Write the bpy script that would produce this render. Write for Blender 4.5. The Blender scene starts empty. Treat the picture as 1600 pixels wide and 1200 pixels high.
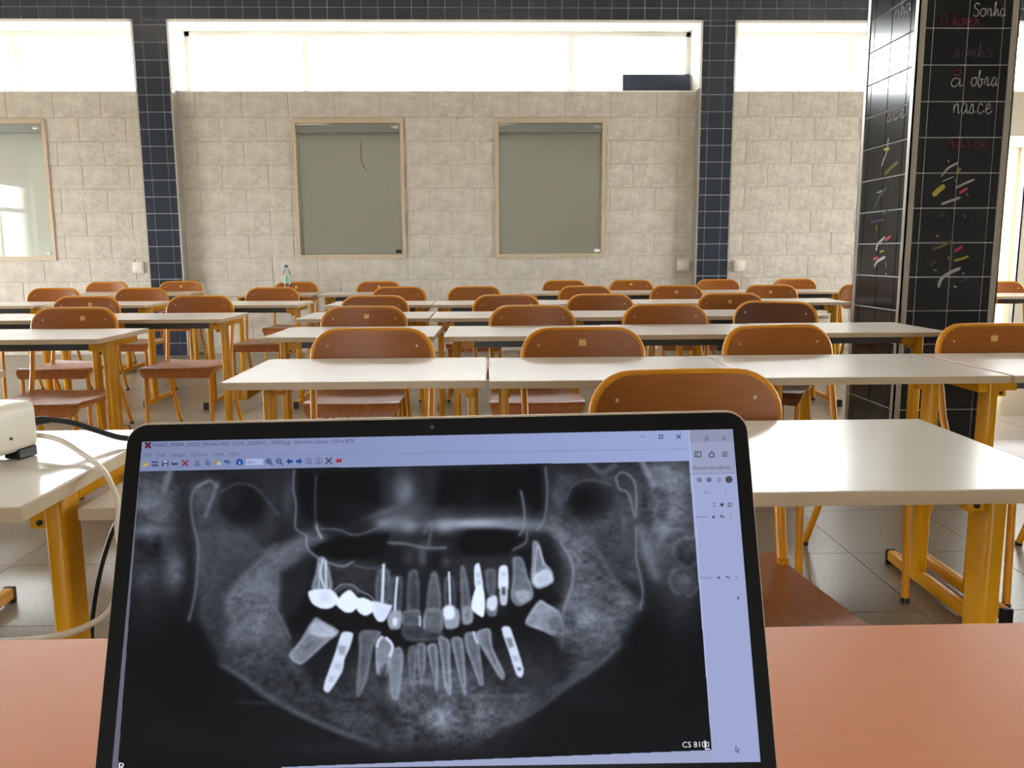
import bpy, bmesh, math, random
import numpy as np
from mathutils import Vector, Matrix

random.seed(7)
sc = bpy.context.scene
COL = sc.collection
R = math.radians

# ------------------------------------------------------------------ camera, world, exposure
cam = bpy.data.cameras.new('camera')
cam.sensor_fit = 'HORIZONTAL'; cam.sensor_width = 36.0; cam.lens = 36.0 * 1300 / 1600
cam.clip_start = 0.02; cam.clip_end = 300
cam_ob = bpy.data.objects.new('camera', cam); COL.objects.link(cam_ob)
cam_ob.matrix_world = (Matrix.Translation((0, 0, 1.08)) @ Matrix.Rotation(R(-1.5), 4, 'Z')
                       @ Matrix.Rotation(R(90 - 8.87), 4, 'X') @ Matrix.Rotation(R(-0.3), 4, 'Z'))
sc.camera = cam_ob

EXPO = 0.98
sc.view_settings.view_transform = 'Standard'; sc.view_settings.look = 'None'
sc.view_settings.gamma = 1.0; sc.view_settings.use_curve_mapping = False
sc.view_settings.exposure = EXPO
SKY = 14.0
LAMP = 3.5
w = bpy.data.worlds.new('overcast_sky'); sc.world = w; w.use_nodes = True
bg = w.node_tree.nodes['Background']
bg.inputs[0].default_value = (0.93, 0.97, 1.0, 1); bg.inputs[1].default_value = SKY

# ------------------------------------------------------------------ helpers
def lin(r, g=None, b=None):
    if g is None: r, g, b = r
    def f(c):
        c /= 255.0
        return c / 12.92 if c <= 0.04045 else ((c + 0.055) / 1.055) ** 2.4
    return (f(r), f(g), f(b), 1.0)

MATS = {}
def mat(name, rgb, rough=0.5, metal=0.0, rgb2=None, nscale=8.0, stretch=(1, 1, 1), bump=0.0, bscale=60.0,
        spec=0.5, detail=4.0, bdist=0.01, coat=0.0, coat_r=0.1, lo=0.35, hi=0.65):
    m = bpy.data.materials.new(name); m.use_nodes = True
    nt = m.node_tree; b = nt.nodes['Principled BSDF']
    b.inputs['Roughness'].default_value = rough; b.inputs['Metallic'].default_value = metal
    b.inputs['Specular IOR Level'].default_value = spec
    b.inputs['Coat Weight'].default_value = coat; b.inputs['Coat Roughness'].default_value = coat_r
    b.inputs['Base Color'].default_value = lin(rgb)
    tc = nt.nodes.new('ShaderNodeTexCoord')
    if rgb2 is not None:
        mp = nt.nodes.new('ShaderNodeMapping'); mp.inputs['Scale'].default_value = stretch
        nt.links.new(tc.outputs['Object'], mp.inputs[0])
        no = nt.nodes.new('ShaderNodeTexNoise'); no.inputs['Scale'].default_value = nscale; no.inputs['Detail'].default_value = detail
        nt.links.new(mp.outputs[0], no.inputs['Vector'])
        mr = nt.nodes.new('ShaderNodeMapRange'); mr.inputs['From Min'].default_value = lo; mr.inputs['From Max'].default_value = hi
        nt.links.new(no.outputs['Fac'], mr.inputs['Value'])
        mx = nt.nodes.new('ShaderNodeMix'); mx.data_type = 'RGBA'
        mx.inputs['A'].default_value = lin(rgb); mx.inputs['B'].default_value = lin(rgb2)
        nt.links.new(mr.outputs[0], mx.inputs['Factor']); nt.links.new(mx.outputs['Result'], b.inputs['Base Color'])
    if bump:
        no = nt.nodes.new('ShaderNodeTexNoise'); no.inputs['Scale'].default_value = bscale; no.inputs['Detail'].default_value = 3
        nt.links.new(tc.outputs['Object'], no.inputs['Vector'])
        bp = nt.nodes.new('ShaderNodeBump'); bp.inputs['Strength'].default_value = bump; bp.inputs['Distance'].default_value = bdist
        nt.links.new(no.outputs['Fac'], bp.inputs['Height']); nt.links.new(bp.outputs[0], b.inputs['Normal'])
    MATS[name] = m
    return m

def emit(name, rgb, strength=1.0):
    m = bpy.data.materials.new(name); m.use_nodes = True
    b = m.node_tree.nodes['Principled BSDF']
    b.inputs['Base Color'].default_value = (0.01, 0.01, 0.01, 1); b.inputs['Roughness'].default_value = 0.5
    b.inputs['Emission Color'].default_value = lin(rgb); b.inputs['Emission Strength'].default_value = strength
    MATS[name] = m
    return m

def glass(name, tint, fres=1.5, rough=0.0):
    m = bpy.data.materials.new(name); m.use_nodes = True
    nt = m.node_tree; nt.nodes.remove(nt.nodes['Principled BSDF'])
    out = nt.nodes['Material Output']
    t = nt.nodes.new('ShaderNodeBsdfTransparent'); t.inputs[0].default_value = tint
    g = nt.nodes.new('ShaderNodeBsdfGlossy'); g.inputs['Roughness'].default_value = rough
    f = nt.nodes.new('ShaderNodeFresnel'); f.inputs[0].default_value = fres
    mx = nt.nodes.new('ShaderNodeMixShader')
    nt.links.new(f.outputs[0], mx.inputs[0]); nt.links.new(t.outputs[0], mx.inputs[1]); nt.links.new(g.outputs[0], mx.inputs[2])
    nt.links.new(mx.outputs[0], out.inputs['Surface'])
    MATS[name] = m
    return m

class MB:
    def __init__(s): s.v = []; s.f = []
    def add(s, v, f):
        o = len(s.v); s.v += [tuple(p) for p in v]; s.f += [[i + o for i in q] for q in f]; return s
    def box(s, x0, x1, y0, y1, z0, z1):
        return s.add([(x0, y0, z0), (x1, y0, z0), (x1, y1, z0), (x0, y1, z0), (x0, y0, z1), (x1, y0, z1), (x1, y1, z1), (x0, y1, z1)],
                     [(0, 3, 2, 1), (4, 5, 6, 7), (0, 1, 5, 4), (1, 2, 6, 5), (2, 3, 7, 6), (3, 0, 4, 7)])
    def tube(s, path, r, n=8, sx=1.0):
        P = [Vector(p) for p in path]; rings = []
        up = Vector((0, 0, 1))
        for i, p in enumerate(P):
            t = (P[min(i + 1, len(P) - 1)] - P[max(i - 1, 0)]).normalized()
            if i == 0:
                a = t.cross(up)
                if a.length < 1e-3: a = t.cross(Vector((0, 1, 0)))
                a.normalize()
            else:
                a = (a - t * a.dot(t)).normalized()
            b = t.cross(a)
            rr = r[i] if isinstance(r, (list, tuple)) else r
            rings.append([p + (a * math.cos(k * 2 * math.pi / n) * sx + b * math.sin(k * 2 * math.pi / n)) * rr for k in range(n)])
        v = [q for ring in rings for q in ring]; f = []
        for i in range(len(P) - 1):
            for k in range(n):
                f.append((i * n + k, i * n + (k + 1) % n, (i + 1) * n + (k + 1) % n, (i + 1) * n + k))
        f.append(tuple(range(n))[::-1]); f.append(tuple((len(P) - 1) * n + k for k in range(n)))
        return s.add(v, f)
    def lathe(s, prof, n=16, c=(0, 0, 0)):
        v = []; f = []
        for (r, z) in prof:
            for k in range(n):
                a = 2 * math.pi * k / n
                v.append((c[0] + r * math.cos(a), c[1] + r * math.sin(a), c[2] + z))
        for i in range(len(prof) - 1):
            for k in range(n):
                f.append((i * n + k, i * n + (k + 1) % n, (i + 1) * n + (k + 1) % n, (i + 1) * n + k))
        f.append(tuple(range(n))[::-1]); f.append(tuple((len(prof) - 1) * n + k for k in range(n)))
        return s.add(v, f)
    def xf(s, M):
        s.v = [tuple(M @ Vector(p)) for p in s.v]; return s
    def mesh(s, name, m, bevel=0.0, seg=2, smooth=None):
        me = bpy.data.meshes.new(name)
        me.from_pydata(s.v, [], s.f); me.update()
        bm = bmesh.new(); bm.from_mesh(me)
        bmesh.ops.recalc_face_normals(bm, faces=bm.faces)
        if bevel:
            ed = [e for e in bm.edges if len(e.link_faces) == 2 and e.calc_face_angle(0) > R(30)]
            bmesh.ops.bevel(bm, geom=ed, offset=bevel, segments=seg, affect='EDGES', profile=0.5, clamp_overlap=True)
        bm.to_mesh(me); bm.free()
        if smooth is None: smooth = bool(bevel)
        if smooth:
            for p in me.polygons: p.use_smooth = True
            me.set_sharp_from_angle(angle=R(38))
        me.materials.append(MATS[m] if isinstance(m, str) else m)
        return me
    def build(s, name, m, parent=None, bevel=0.0, seg=2, smooth=None, loc=None):
        o = bpy.data.objects.new(name, s.mesh(name, m, bevel, seg, smooth)); COL.objects.link(o)
        if parent is not None: o.parent = parent
        if loc is not None: o.location = loc
        return o

def place(name, me, parent=None, loc=(0, 0, 0)):
    o = bpy.data.objects.new(name, me); COL.objects.link(o); o.location = loc
    if parent is not None: o.parent = parent
    return o
def empty(name, loc=(0, 0, 0), rz=0.0):
    o = bpy.data.objects.new(name, None); COL.objects.link(o); o.location = loc; o.rotation_euler = (0, 0, rz)
    o.empty_display_size = 0.1
    return o
def tag(o, label, cat, group=None):
    o['label'] = label; o['category'] = cat
    if group: o['group'] = group
    return o
def struct(o, label=None):
    o['kind'] = 'structure'
    if label: o['label'] = label
    return o
def copy_tree(o, parent=None):
    c = o.copy(); COL.objects.link(c); c.parent = parent
    for ch in list(o.children): copy_tree(ch, c)
    return c
def fillet(pts, rad, n=5):
    P = [Vector(p) for p in pts]; out = [P[0]]
    for i in range(1, len(P) - 1):
        a, b, c = P[i - 1], P[i], P[i + 1]
        r = rad[i - 1] if isinstance(rad, (list, tuple)) else rad
        d = min(r, (a - b).length * 0.49, (c - b).length * 0.49)
        p0 = b + (a - b).normalized() * d; p1 = b + (c - b).normalized() * d
        for k in range(n + 1):
            t = k / n
            out.append(p0 * (1 - t) ** 2 + b * 2 * t * (1 - t) + p1 * t * t)
    out.append(P[-1])
    return out
def catmull(pts, n=6):
    P = [Vector(p) for p in pts]; P = [P[0] * 2 - P[1]] + P + [P[-1] * 2 - P[-2]]; out = []
    for i in range(1, len(P) - 2):
        a, b, c, d = P[i - 1:i + 3]
        for k in range(n):
            t = k / n
            out.append(0.5 * ((2 * b) + (c - a) * t + (2 * a - 5 * b + 4 * c - d) * t * t + (3 * b - a - 3 * c + d) * t ** 3))
    out.append(P[-2]); return out

# ------------------------------------------------------------------ materials
mat('table_white', (232, 226, 216), 0.22, rgb2=(226, 219, 208), nscale=5, spec=0.5)
mat('edge_beige', (186, 166, 136), 0.45)
mat('ply', (150, 88, 28), 0.40, rgb2=(143, 81, 25), nscale=3.0, stretch=(3, 14, 30), spec=0.30, detail=6)
mat('ply_seat', (166, 100, 46), 0.32, rgb2=(152, 86, 38), nscale=3.0, stretch=(20, 2, 6), spec=0.5, detail=6)
mat('yellow_paint', (206, 144, 0), 0.36, spec=0.4)
mat('chair_yellow', (204, 134, 14), 0.36, spec=0.4)
mat('dark_grey_steel', (62, 63, 64), 0.45)
mat('black_plastic', (16, 16, 17), 0.4)
mat('screw_steel', (190, 176, 150), 0.4, 0.6)
mat('ply_dark', (92, 50, 22), 0.45, rgb2=(80, 42, 18), nscale=3.0, stretch=(3, 14, 30), spec=0.25, detail=6)
mat('sticker', (214, 170, 100), 0.6)
mat('floor_terrazzo', (142, 128, 108), 0.30, rgb2=(116, 103, 86), nscale=110, detail=2, spec=0.45)
mat('floor_joint', (112, 102, 88), 0.8)
mat('block_paint', (206, 198, 184), 0.75, rgb2=(190, 181, 166), nscale=9, bump=0.65, bscale=15, bdist=0.025)
mat('mortar', (178, 168, 150), 0.9)
mat('navy_tile', (44, 51, 63), 0.20, rgb2=(37, 43, 54), nscale=2.0, spec=0.55)
mat('grout', (196, 204, 214), 0.7)
mat('column_tile', (19, 23, 31), 0.14, rgb2=(14, 17, 24), nscale=2.0, spec=0.5)
mat('column_grout', (188, 186, 178), 0.7)
mat('aluminium', (178, 172, 162), 0.38, 0.55)
mat('white_paint', (238, 234, 226), 0.6)
mat('room_paint', (214, 208, 197), 0.8)
mat('ceiling_paint', (232, 230, 224), 0.9)
mat('case_frame', (196, 176, 148), 0.5)
mat('case_back', (246, 246, 236), 0.8, rgb2=(241, 241, 230), nscale=2)
mat('case_strip', (205, 208, 204), 0.5)
mat('salmon', (214, 120, 104), 0.7)
mat('ground_concrete', (176, 172, 165), 0.9)
mat('dark_box', (44, 54, 70), 0.5)
mat('coral_laminate', (208, 134, 92), 0.38, rgb2=(205, 131, 89), nscale=6, stretch=(4, 40, 4), spec=0.4, detail=5)
mat('desk_leg', (120, 120, 122), 0.4)
mat('laptop_metal', (196, 180, 160), 0.32, 0.7)
mat('laptop_bezel', (7, 7, 8), 0.45, spec=0.12)
mat('projector_white', (218, 210, 192), 0.35)
mat('cable_white', (212, 200, 182), 0.4)
mat('cable_black', (18, 18, 19), 0.35)
mat('plate_white', (224, 216, 202), 0.5)
mat('bottle_cap', (36, 60, 130), 0.4)
mat('chalk_w', (158, 158, 156), 0.9); mat('chalk_r', (112, 40, 46), 0.9); mat('chalk_m', (72, 58, 82), 0.9)
mat('chalk_y', (152, 140, 42), 0.8); mat('chalk_g', (34, 62, 36), 0.8); mat('chalk_o', (92, 88, 36), 0.8); mat('chalk_b', (26, 36, 66), 0.8)
mat('chalk_p', (176, 52, 72), 0.8)
glass('case_glass', (0.975, 0.985, 0.975, 1), 1.45)
glass('window_glass', (0.97, 0.98, 0.98, 1), 1.3)
glass('bottle_plastic', (0.93, 0.97, 0.97, 1), 1.4, 0.05)
emit('lamp_diffuser', (255, 232, 200), LAMP)
# frosted door glass: lit by the daylight behind it
m = bpy.data.materials.new('frosted_cream'); m.use_nodes = True
nt = m.node_tree; nt.nodes.remove(nt.nodes['Principled BSDF'])
tr = nt.nodes.new('ShaderNodeBsdfTranslucent'); tr.inputs[0].default_value = lin((250, 240, 215))
df = nt.nodes.new('ShaderNodeBsdfDiffuse'); df.inputs[0].default_value = lin((250, 243, 222))
mx = nt.nodes.new('ShaderNodeMixShader'); mx.inputs[0].default_value = 0.45
nt.links.new(tr.outputs[0], mx.inputs[1]); nt.links.new(df.outputs[0], mx.inputs[2]); nt.links.new(mx.outputs[0], nt.nodes['Material Output'].inputs[0])
MATS['frosted_cream'] = m
m = m.copy(); m.name = 'salmon_standin'  # translucent salmon for the panel that stands in for the building outside
for nd in m.node_tree.nodes:
    if nd.type in ('BSDF_TRANSLUCENT', 'BSDF_DIFFUSE'): nd.inputs[0].default_value = lin((150, 84, 76))
MATS['salmon_standin'] = m

# ------------------------------------------------------------------ room shell
XL, XR, YB, YF, ZC = -8.0, 8.0, 9.3, -5.0, 4.3
PY, BY, WY = 9.15, 9.30, 9.60            # pillar face, block face, window plane
ZL, ZS = 3.49, 2.81                      # lintel, top of the block wall
PIL = [(-3.668, -3.30), (2.255, 2.622)]  # the two tiled pillars

fl = MB().box(XL, XR, YF, 9.9, -0.12, -0.004).build('floor', 'floor_joint'); struct(fl)
TS = 0.5
me_tile = MB().box(0.0015, TS - 0.0015, 0.0015, TS - 0.0015, -0.02, 0.0).mesh('floor_tile', 'floor_terrazzo')
for i in range(18):
    for j in range(16):
        place('floor_tile', me_tile, fl, (-5.2 + i * TS, 1.36 + j * TS, 0))
# the rest of the floor, further from view, in larger slabs of the same stone
rest = MB()
rest.box(XL, XR, YF, 1.36, -0.02, -0.001); rest.box(XL, -5.2, 1.36, 9.36, -0.02, -0.001); rest.box(3.8, XR, 1.36, 9.36, -0.02, -0.001)
rest.build('floor_slab', 'floor_terrazzo', fl)
struct(MB().box(-40, 40, -40, 60, -0.4, -0.14).build('ground_outside', 'ground_concrete'))  # unseen ground, added to block sky light from below the horizon

struct(MB().box(XL, XR, YF, 9.9, ZC, ZC + 0.1).build('ceiling', 'ceiling_paint'))

def holed_wall(name, axis, pos, thick, a0, a1, z1, holes, m):
    """wall along axis ('x' or 'y') at pos, with rectangular holes (s, e, zlo, zhi)"""
    b = MB()
    def bx(s, e, lo, hi):
        if axis == 'x': b.box(s, e, pos, pos + thick, lo, hi)
        else: b.box(pos, pos + thick, s, e, lo, hi)
    cur = a0
    for (s, e, lo, hi) in holes:
        bx(cur, s, 0, z1)
        if lo > 0: bx(s, e, 0, lo)
        bx(s, e, hi, z1); cur = e
    bx(cur, a1, 0, z1)
    return struct(b.build(name, m))
def side_window(name, axis, pos, s, e, lo, hi, salmon=False):
    root = empty(name, (0, 0, 0)); struct(root)
    fr = MB(); t = 0.06
    def bx(b, p, q, l, h):
        if axis == 'x': b.box(p, q, pos, pos + 0.07, l, h)
        else: b.box(pos, pos + 0.07, p, q, l, h)
    bx(fr, s, e, lo, lo + t); bx(fr, s, e, hi - t, hi); bx(fr, s, s + t, lo, hi); bx(fr, e - t, e, lo, hi)
    fr.build('window_frame', 'dark_grey_steel' if salmon else 'aluminium', root)
    n = max(2, int((e - s) / 0.85))
    for k in range(1, n):
        x = s + (e - s) * k / n; b = MB(); bx(b, x - 0.035, x + 0.035, lo, hi); b.build('mullion', 'aluminium', root)
    if salmon:
        b = MB(); bx(b, s + t, e - t, hi - 0.5, hi - t); b.build('building_standin', 'salmon_standin', root)  # added panel, glowing with daylight in place of the sunlit salmon building outside
        b = MB(); bx(b, s + t, e - t, hi - 0.58, hi - 0.5); bx(b, s + t, e - t, hi - 1.02, hi - 0.95); b.build('rail', 'aluminium', root)
    return root
LH = [(3.4, 7.2, 0.3, 2.85)]
RH = [(4.2, 7.4, 0.9, 2.9)]
FH = [(-1.6, -0.2, 0.0, 2.3)]
holed_wall('wall_left', 'y', XL - 0.25, 0.25, YF, 9.9, ZC, LH, 'room_paint')
holed_wall('wall_right', 'y', XR, 0.25, YF, 9.9, ZC, RH, 'room_paint')
holed_wall('wall_rear', 'x', YF - 0.25, 0.25, XL, XR, ZC, FH, 'room_paint')
k = 4
for h in LH: side_window('window_%d' % k, 'y', XL - 0.15, *h, salmon=True); k += 1
for h in RH: side_window('window_%d' % k, 'y', XR + 0.05, *h); k += 1
for h in FH: side_window('window_%d' % k, 'x', YF - 0.15, *h); k += 1

# back wall: backing, painted split-face blocks, tiled pillars and tiled lintel band
CASES = [(-5.92, -4.72), (-2.09, -0.925), (0.085, 1.262)]  # display cases, left to right
CZ0, CZ1 = 1.053, 2.512
DOOR = (5.02, 5.93, 2.23)
wb = MB()
def back_fill(x0, x1, z0, z1):
    segs = [x0]
    holes = [c for c in CASES if c[0] < x1 and c[1] > x0]
    cur = x0
    for (a, b) in holes:
        wb.box(cur, a, BY + 0.010, 9.72, z0, z1); wb.box(a, b, BY + 0.010, 9.72, z0, CZ0); wb.box(a, b, BY + 0.010, 9.72, CZ1, z1)
        wb.box(a, b, BY + 0.2, 9.72, CZ0, CZ1); cur = b
    wb.box(cur, x1, BY + 0.010, 9.72, z0, z1)
back_fill(XL, PIL[0][0], 0, ZS - 0.01); back_fill(PIL[0][1], PIL[1][0], 0, ZS - 0.01)
back_fill(PIL[1][1], DOOR[0], 0, ZS - 0.01)
wb.box(DOOR[0], DOOR[1], BY + 0.010, 9.72, DOOR[2] + 0.1, ZS - 0.01); wb.box(DOOR[1], XR, BY, 9.72, 0, ZS - 0.01)
wall = wb.build('wall_back', 'mortar'); struct(wall)
gb = MB()
for a, b in PIL: gb.box(a, b, PY + 0.006, 9.75, 0, ZL)
gb.box(XL, XR, PY + 0.006, 9.75, ZL + 0.002, ZC)
gb.build('tile_bed', 'grout', wall)

# blocks
CH, BL = 0.2475, 0.495
def block_mesh(wd, ht, seed):
    rnd = random.Random(seed); nx, nz = max(2, int(wd / 0.12)), 2
    v = []; f = []
    g = 0.0034
    for j in range(nz + 1):
        for i in range(nx + 1):
            edge = i in (0, nx) or j in (0, nz)
            x = g + (wd - 2 * g) * i / nx; z = g + (ht - 2 * g) * j / nz
            y = 0.006 * rnd.random() if edge else -rnd.uniform(0.000, 0.022)
            v.append((x + (0 if edge else rnd.uniform(-.01, .01)), y, z + (rnd.uniform(-.002, .002) if edge else 0)))
    for j in range(nz):
        for i in range(nx):
            a = j * (nx + 1) + i; f.append((a, a + 1, a + nx + 2, a + nx + 1))
    o = len(v); rim = [i for i in range(nx + 1)] + [j * (nx + 1) + nx for j in range(1, nz + 1)] + \
        [nz * (nx + 1) + i for i in range(nx - 1, -1, -1)] + [j * (nx + 1) for j in range(nz - 1, 0, -1)]
    for i in rim: v.append((v[i][0], 0.03, v[i][2]))
    for k in range(len(rim)):
        k2 = (k + 1) % len(rim); f.append((rim[k], o + k, o + k2, rim[k2]))
    b = MB(); b.add(v, f)
    return b.mesh('block', 'block_paint', smooth=True)
cache = {}
def lay_block(x0, x1, z0, z1, row, i):
    wd, ht = round(x1 - x0, 3), round(z1 - z0, 3)
    if wd < 0.03 or ht < 0.03: return
    key = (wd, ht, (i * 7 + row * 3) % 6 if abs(wd - BL) < .002 else 0)
    if key not in cache: cache[key] = block_mesh(wd, ht, hash(key) & 1023)
    place('block', cache[key], wall, (x0, BY, z0))
zl = [0.0] + [CZ0 + CH * k for k in range(-4, 7)] + [ZS]
for bay in ((-6.4, PIL[0][0]), (PIL[0][1], PIL[1][0]), (PIL[1][1], DOOR[0])):
    for r in range(len(zl) - 1):
        z0, z1 = zl[r], zl[r + 1]
        if z1 - z0 < 0.02: continue
        off = -2.134 + (BL / 2 if r % 2 == 0 else 0)
        n0 = math.floor((bay[0] - off) / BL)
        i = 0
        while True:
            a = off + (n0 + i) * BL; b = a + BL; i += 1
            if a >= bay[1]: break
            a, b = max(a, bay[0]), min(b, bay[1])
            if b - a < 0.02: continue
            segs = [(a, b)]
            for (c0, c1) in CASES:
                if z0 > CZ0 - 0.02 and z1 < CZ1 + 0.05:
                    ns = []
                    for (p, q) in segs:
                        if q <= c0 or p >= c1: ns.append((p, q)); continue
                        if p < c0: ns.append((p, c0))
                        if q > c1: ns.append((c1, q))
                    segs = ns
            for (p, q) in segs: lay_block(p, q, z0, z1, r, n0 + i)

# tiles
TP = 0.1738
tcache = {}
def tile_obj(x0, x1, y, z0, z1, parent, m, nm='tile', axis='y', g=0.0030):
    wd, ht = round(x1 - x0, 4), round(z1 - z0, 4)
    if wd < 0.008 or ht < 0.008: return
    key = (wd, ht, m, axis)
    if key not in tcache:
        b = MB()
        if axis == 'y': b.box(g, wd - g, 0, 0.008, g, ht - g)
        else: b.box(0, 0.008, -wd + g, -g, g, ht - g)
        tcache[key] = b.mesh(nm, m, bevel=0.0012, seg=1)
    place(nm, tcache[key], parent, (x0, y, z0) if axis == 'y' else (y, x0, z0))
TX0, TZ0 = -3.565, 3.439
def tiles_in(x0, x1, z0, z1):
    i0 = math.floor((x0 - TX0) / TP); i1 = math.ceil((x1 - TX0) / TP)
    j0 = math.floor((z0 - TZ0) / TP); j1 = math.ceil((z1 - TZ0) / TP)
    for j in range(j0, j1):
        for i in range(i0, i1):
            a, b = max(x0, TX0 + i * TP), min(x1, TX0 + (i + 1) * TP)
            c, d = max(z0, TZ0 + j * TP), min(z1, TZ0 + (j + 1) * TP)
            if b - a > .008 and d - c > .008: tile_obj(a, b, PY, c, d, wall, 'navy_tile')
for a, b in PIL: tiles_in(a + 0.012, b - 0.012, 0, ZL)
tiles_in(-5.45, 5.9, ZL, TZ0 + 2 * TP)
# above the frame the same tiling goes on
up = MB().box(XL, XR, PY, PY + 0.006, TZ0 + 2 * TP + 0.002, ZC); up.build('tile_field', 'navy_tile', wall)
up = MB().box(XL, -5.452, PY, PY + 0.006, ZL, TZ0 + 2 * TP); up.box(5.902, XR, PY, PY + 0.006, ZL, TZ0 + 2 * TP); up.build('tile_field', 'navy_tile', wall)
# metal corner profiles of the pillars
n = 1
for a, b in PIL:
    for x, sgn in ((a, 1), (b, -1)):
        t = MB(); t.box(min(x, x + sgn * 0.014), max(x, x + sgn * 0.014), PY - 0.003, PY + 0.007, 0, ZS + 0.005)
        t.box(min(x, x - sgn * 0.003), max(x, x - sgn * 0.003), PY - 0.003, BY + 0.02, 0, ZS + 0.005)
        struct(t.build('trim_%d' % n, 'aluminium')); n += 1

# strip windows over the block wall
def strip_window(name, x0, x1, mulls):
    root = empty(name, (x0, WY, ZS)); struct(root)
    L = x1 - x0; hh = ZL - ZS
    d0 = PY + 0.01 - WY
    rv = MB(); rv.box(0, L, d0, 0.14, hh - 0.004, hh + 0.02); rv.box(-0.004, 0.012, d0, 0.14, 0, hh); rv.box(L - 0.012, L + 0.004, d0, 0.14, 0, hh)
    rv.build('reveal', 'white_paint', root)
    fl_ = MB(); fl_.box(-0.004, L + 0.004, d0 - 0.014, d0, hh - 0.025, hh + 0.004); fl_.box(-0.01, 0.012, d0 - 0.014, d0, 0, hh); fl_.box(L - 0.012, L + 0.01, d0 - 0.014, d0, 0, hh)
    fl_.build('edge_trim', 'white_paint', root)
    MB().box(0, L, BY - WY, 0.14, -0.012, 0.004).build('sill', 'white_paint', root)
    fr = MB(); fr.box(0, L, 0, 0.06, hh - 0.055, hh); fr.box(0, L, 0, 0.06, 0, 0.05); fr.box(0.012, 0.06, 0, 0.06, 0, hh); fr.box(L - 0.06, L - 0.012, 0, 0.06, 0, hh)
    fr.build('window_frame', 'white_paint', root)
    xs = [0.06] + [m_ - x0 for m_ in mulls] + [L - 0.06]
    for m_ in mulls: MB().box(m_ - x0 - 0.03, m_ - x0 + 0.03, -0.005, 0.065, 0.05, hh - 0.055).build('mullion', 'white_paint', root)
    for k in range(len(xs) - 1): MB().box(xs[k], xs[k + 1], 0.028, 0.034, 0.05, hh - 0.055).build('pane', 'window_glass', root)
    return root
strip_window('window_1', -7.9, PIL[0][0], [-6.6, -5.105])
strip_window('window_2', PIL[0][1], PIL[1][0], [-1.994, 0.925])
strip_window('window_3', PIL[1][1], 7.9, [4.05, 5.55])
b = MB().box(1.482, 2.225, WY - 0.10, WY - 0.02, ZS + 0.008, ZS + 0.215)
tag(b.build('dark_panel', 'dark_box', bevel=0.008), 'dark blue-grey board leaning in the corner of the middle strip window', 'board')

# door behind the column, right
root = empty('door_1', (DOOR[0], BY, 0)); struct(root)
L = DOOR[1] - DOOR[0]
MB().box(0.05, L - 0.05, 0.06, 0.09, 0.02, DOOR[2] - 0.02).build('door_leaf', 'frosted_cream', root)
f = MB(); f.box(-0.02, 0.05, 0, 0.12, 0, DOOR[2]); f.box(L - 0.05, L + 0.02, 0, 0.12, 0, DOOR[2]); f.box(-0.02, L + 0.02, -0.03, 0.12, DOOR[2] - 0.02, DOOR[2] + 0.1)
f.build('door_frame', 'aluminium', root)
MB().tube([(0.12, 0.05, 1.0), (0.12, 0.0, 1.0), (0.24, 0.0, 1.0)], 0.01).build('door_handle', 'aluminium', root)

# ------------------------------------------------------------------ column with chalk writing
CX0, CX1, CY0, CY1 = 2.17, 2.668, 4.35, 4.93
colr = empty('tiled_column', ((CX0 + CX1) / 2, (CY0 + CY1) / 2, 0))
tag(colr, 'square column of dark tiles with chalk words, paint marks and metal corners', 'column')
def lc(b): return b.xf(Matrix.Translation((-(CX0 + CX1) / 2, -(CY0 + CY1) / 2, 0)))
lc(MB().box(CX0 + 0.004, CX1 - 0.004, CY0 + 0.004, CY1 - 0.004, 0, ZC)).build('column_core', 'column_grout', colr)
KP = 0.1775; KZ = 2.192
def off(x, y, z): return (x - (CX0 + CX1) / 2, y - (CY0 + CY1) / 2, z)
def col_tiles(face):
    z_lines = [KZ + KP * k for k in range(-13, 12)]
    for k in range(len(z_lines) - 1):
        z0, z1 = max(0, z_lines[k]), z_lines[k + 1]
        if z1 > 2.75: break
        if face == 'front':
            xs = [CX0 + 0.015, 2.243, 2.243 + KP, 2.243 + 2 * KP, CX1 - 0.015]
            for a, b in zip(xs[:-1], xs[1:]):
                tile_obj(*(off(a, 0, 0)[0], off(b, 0, 0)[0]), off(0, CY0 - 0.003, 0)[1], z0, z1, colr, 'column_tile', 'tile')
        else:
            ys = [CY1 - 0.015, CY1 - 0.085, CY1 - 0.29, CY0 + 0.085, CY0 + 0.015]
            for a, b in zip(ys[:-1], ys[1:]):
                tile_obj(a - (CY0 + CY1) / 2, a - (CY0 + CY1) / 2 + (a - b), off(CX0 - 0.003, 0, 0)[0], z0, z1, colr, 'column_tile', 'tile', axis='x')
col_tiles('front'); col_tiles('side')
u = MB(); u.box(CX0 + 0.015, CX1 - 0.015, CY0 - 0.003, CY0 + 0.004, 2.73, ZC); u.box(CX0 - 0.003, CX0 + 0.004, CY0 + 0.015, CY1 - 0.015, 2.73, ZC)
u.box(CX1 - 0.004, CX1 + 0.003, CY0 + 0.015, CY1 - 0.015, 0, ZC); u.box(CX0 + 0.015, CX1 - 0.015, CY1 - 0.004, CY1 + 0.003, 0, ZC)
lc(u).build('tile_field', 'column_tile', colr)
for (x, sx_) in ((CX0, 1), (CX1, -1)):
    for (y, sy_) in ((CY0, 1), (CY1, -1)):
        t = MB()
        xa, xb = sorted((x - sx_ * 0.008, x + sx_ * 0.030)); ya, yb = sorted((y - sy_ * 0.008, y + sy_ * 0.030))
        xc, xd = sorted((x - sx_ * 0.008, x)); yc, yd = sorted((y - sy_ * 0.008, y))
        t.box(xa, xb, yc, yd, 0, ZC); t.box(xc, xd, ya, yb, 0, ZC)
        lc(t).build('corner_profile', 'aluminium', colr)

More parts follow.
